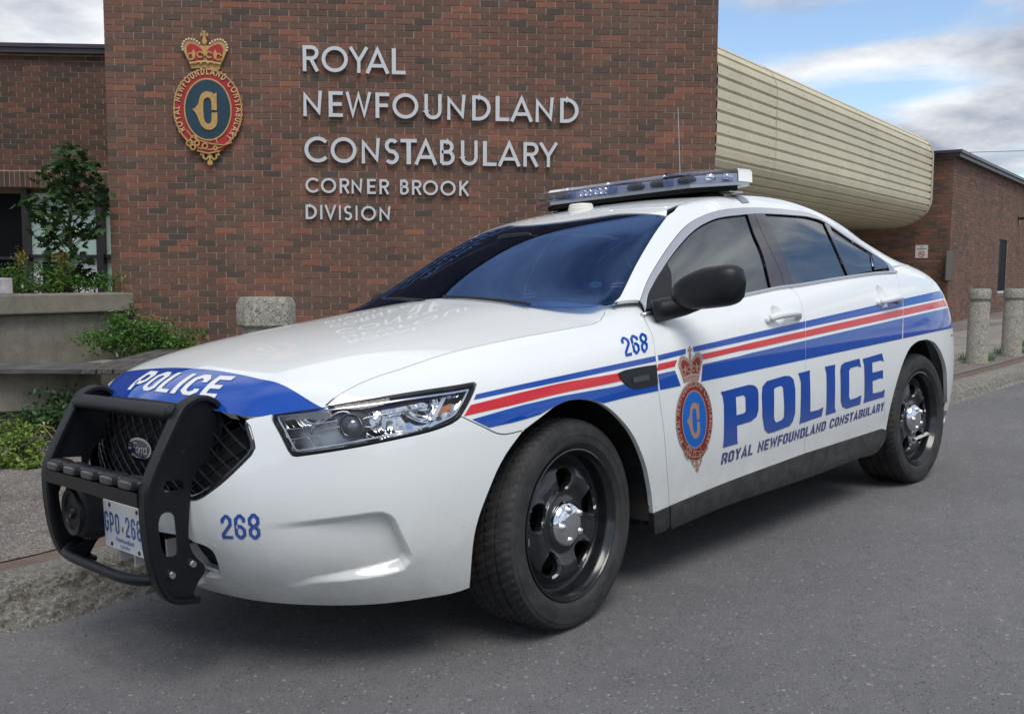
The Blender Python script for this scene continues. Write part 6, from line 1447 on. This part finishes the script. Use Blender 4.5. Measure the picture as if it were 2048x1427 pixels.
def plant(name,label,cat_,base,clumps,leaf,size,shape,mats,stems=6,grp=None,extra=None):
    e=empty(name,loc=tuple(base)); tag(e,label,cat_,grp); m=MB(); allp=[]
    for c,r,n in clumps:
        pts=[p-np.array(base) for p in cluster(c,r,n,max(3,n//28))]; allp+=pts; leaves(m,pts,size,shape)
    fo_=m.build('foliage',mats,e); fo_['kind']='stuff'
    s=MB()
    for k in range(stems):
        t=allp[random.randrange(len(allp))]; mid=t*.5+np.array([random.gauss(0,.03),random.gauss(0,.03),.02]); s.tube([(t[0]*.08,t[1]*.08,0),tuple(mid),tuple(t)],[.010,.007,.004],5)
    if stems: s.build('stems',MT['stem'],e)
    if extra: extra(e)
    return e
def P3(u,v,D): d=wray(u,v); return CAM0+d*((D)/d[1])
# maple sapling
base=P3(140,600,10.4); e=empty('maple_sapling',loc=tuple(base)); tag(e,'dark green maple sapling growing in the planter before the left window','tree')
tr_=MB(); tp=[P3(140,600,10.4)-base,P3(143,520,10.4)-base,P3(139,440,10.42)-base,P3(146,370,10.4)-base,P3(138,300,10.4)-base]; tr_.tube([tuple(p) for p in tp],[.020,.017,.013,.009,.004],7); tr_.build('trunk',MT['stem'],e)
lf=MB(); brs=MB()
spec=[(60,395,.05),(75,410,.10),(95,430,.12),(90,460,.10),(100,482,.10),(112,505,.10),(70,418,.07),(125,455,.12),(140,470,.12),(150,500,.12),(155,530,.10),(165,455,.10),(180,465,.08),(175,395,.12),(198,420,.08),(208,405,.06),(190,380,.10),(150,400,.14),(120,390,.12),(105,375,.11),(130,360,.13),(95,345,.10),(150,350,.13),(175,350,.11),(112,330,.09),(140,320,.10),(165,325,.08),(130,300,.08),(155,305,.07),(185,330,.05),(170,545,.07),(160,560,.07),(175,520,.06),(85,480,.04),(195,455,.05),(120,425,.1),(165,420,.1)]
for u,v,r in spec:
    c=P3(u,v,10.4+random.uniform(-.18,.18))-base; t=np.interp(min(600,v+35),[300,600],[1,0]); k=P3(142,min(590,v+40),10.4)-base; brs.tube([tuple(k),tuple((k+c)/2+np.array([0,0,.02])),tuple(c)],[.006,.005,.003],5)
    leaves(lf,[c+np.array([random.gauss(0,r*.55),random.gauss(0,r*.6),random.gauss(0,r*.45)]) for _ in range(int(8+r*110))],.105,'maple',droop=.35)
f=lf.build('crown',MT['leafdark'],e); f['kind']='stuff'; brs.build('branches',MT['stem'],e)
plant('shrub','low bright green spreading shrub between the bench and the tall brick wall','shrub',P3(285,760,9.7),[(P3(210,676,9.5),(.24,.2,.11),900),(P3(285,664,9.7),(.32,.2,.16),1700),(P3(350,680,9.8),(.26,.2,.12),1000),(P3(240,645,9.6),(.14,.12,.12),350),(P3(300,692,9.6),(.40,.2,.09),1000),(P3(400,668,9.9),(.08,.1,.05),60)],None,.040,'oval',MT['leafmid'],16)
plant('trailing_plant','small green plant trailing over the corner of the planter wall','plant',P3(262,640,9.75),[(P3(262,612,9.75),(.05,.05,.09),70),(P3(250,640,9.6),(.05,.05,.06),40)],None,.035,'oval',MT['leafmid'],4)
plant('planter_weeds','mixed green weeds along the planter top below the windows','weeds',P3(120,600,10.2),[(P3(60,575,10.0),(.22,.1,.08),420),(P3(120,570,10.1),(.26,.1,.09),500),(P3(185,562,10.3),(.24,.1,.11),560),(P3(90,548,10.1),(.17,.1,.12),300),(P3(18,555,9.6),(.14,.1,.13),320),(P3(205,585,10.2),(.10,.1,.03),60)],None,.045,'oval',MT['leafmid'],12)
def golden(u0,v0,v1,D,label,nst,spread):
    b=P3(u0,v1,D); e=empty('goldenrod',loc=tuple(b)); tag(e,label,'plant'); m=MB(); s=MB(); fl=MB()
    for i in range(nst):
        top=P3(u0+random.uniform(-spread,spread),v0+random.uniform(0,25),D+random.uniform(-.1,.1))-b; s.tube([(0,0,0),tuple(top*.5+np.array([.01,0,0])),tuple(top)],[.004,.003,.002],5)
        leaves(m,[top*t+np.array([random.gauss(0,.012),random.gauss(0,.012),0]) for t in np.linspace(.1,.95,26)],.075,'thin',droop=-.1); leaves(fl,[top*random.uniform(.9,1.03)+np.array([random.gauss(0,.03),random.gauss(0,.03),random.gauss(0,.02)]) for _ in range(34)],.018,'oval')
    s.build('stems',MT['stem'],e); q=m.build('leaves',MT['leafyel'],e); q['kind']='stuff'; q=fl.build('flower_head',MT['flower'],e); q['kind']='stuff'
golden(35,498,590,9.7,'yellow green goldenrod stems beside the pale block',5,10); golden(125,500,585,10.0,'goldenrod with yellow flower tops at the foot of the sapling',6,14)
plant('roadside_weeds','bright yellow green weeds on the pavement below the bench at the left edge','weeds',P3(30,925,6.5),[(P3(20,880,6.6),(.17,.14,.15),900),(P3(60,900,6.6),(.12,.1,.11),560),(P3(5,915,6.4),(.12,.1,.08),360),(P3(55,928,6.35),(.11,.06,.03),200)],None,.034,'oval',MT['leafyel'],10)
plant('roadside_bush','dark leafy bush under the bench behind the push bumper','shrub',P3(120,860,7.6),[(P3(100,830,7.5),(.26,.18,.13),800),(P3(165,800,7.7),(.28,.16,.13),700),(P3(60,845,7.2),(.16,.12,.09),350),(P3(215,775,8.2),(.14,.12,.07),120)],None,.045,'oval',MT['leafdark'],8)
dt=MB(); 
for uv in (((60,880),(85,850),(105,855),(125,880)),((85,850),(100,868),(118,890)),((70,905),(88,872),(92,862))): dt.tube([tuple(P3(u,v,6.9)) for u,v in uv],.004,5)
tag(dt.build('dry_twig',plain('dry_twig',(.28,.20,.12),.8)),'thin dry twigs sticking out of the weeds by the push bumper','twig')
def tuft(c,label,n=70,h=.12,r=.07):
    m=MB()
    for _ in range(n):
        a=random.uniform(0,6.28);rr=r*random.random()**.5; b=Vector((rr*math.cos(a),rr*math.sin(a),0)); t=b+Vector((random.gauss(0,.035),random.gauss(0,.035),h*random.uniform(.5,1))); s=Vector((math.cos(a+1.5),math.sin(a+1.5),0))*.004; m.add([tuple(b-s),tuple(b+s),tuple(t)],[(0,1,2)])
    o=m.build('grass_tuft',MT['leafmid']); o.location=tuple(c); tag(o,label,'grass')
for (u,v,Zc),lb in (((1932,722,.10),'grass tuft left of the bollard nearer the kerb'),((1972,722,.10),'grass tuft right of the bollard nearer the kerb'),((2003,708,.10),'grass tuft left of the bollard at the picture edge'),((2040,706,.10),'grass tuft right of the bollard at the picture edge'),((2044,692,.11),'leafy weed tuft beyond the bollards at the right edge')): tuft(cw(cat(u,v,Z=Zc))[0],lb,n=120,r=.10)
# overhead wire
wa=P3(1900,306,40);wb=P3(2100,300,44); m=MB(); m.tube([tuple(wa-(wb-wa)*2),tuple(wb+(wb-wa)*3)],.012,4); tag(m.build('overhead_wire',MT['winframe']),'thin overhead wire crossing the sky above the right wing','wire')
# loose gravel by the kerb
m=MB()
for _ in range(500):
    if random.random()<.55: x=random.uniform(5.4,9.5)
    else: x=random.uniform(-1.9,-.3)
    y=np.interp(x,kx,ky)+abs(random.gauss(0,.18))+.02; s=random.uniform(.003,.011); c=cw([(x,y,np.interp(x,kx,kz)*max(0,1-(y-np.interp(x,kx,ky))/.85)**1.5+s*.4)])[0]
    V=[c+np.array([random.uniform(-1,1),random.uniform(-1,1),random.uniform(-.6,.8)])*s for _ in range(4)]; m.add([tuple(v) for v in V],[(0,1,2),(0,2,3),(0,3,1),(1,3,2)])
tag(m.build('gravel',MT['kerb']),kind='stuff')

# unseen hill ring behind the viewpoint, added to darken the paint's reflections
hv=[];n=72
for i in range(n+1):
    a=math.pi*(1.02+.96*i/n) ; h=9+5*math.sin(i*.35)+3*math.sin(i*1.1+1)+1.2*math.sin(i*3.7); R=95
    for f_,z in ((1,-6),(1.05,h*.5),(1.2,h*.9),(1.5,h*1.25)): hv.append((R*f_*math.cos(a),R*f_*math.sin(a),z+.8*math.sin(i*7.3*f_)))
hl_=mesh('added_hills',hv,[(i*4+j,i*4+j+1,(i+1)*4+j+1,(i+1)*4+j) for i in range(n) for j in range(3)],plain('added_hillside',(.045,.06,.03),.9,var=.6,vs=.15),None,smooth=True); hl_['kind']='structure'
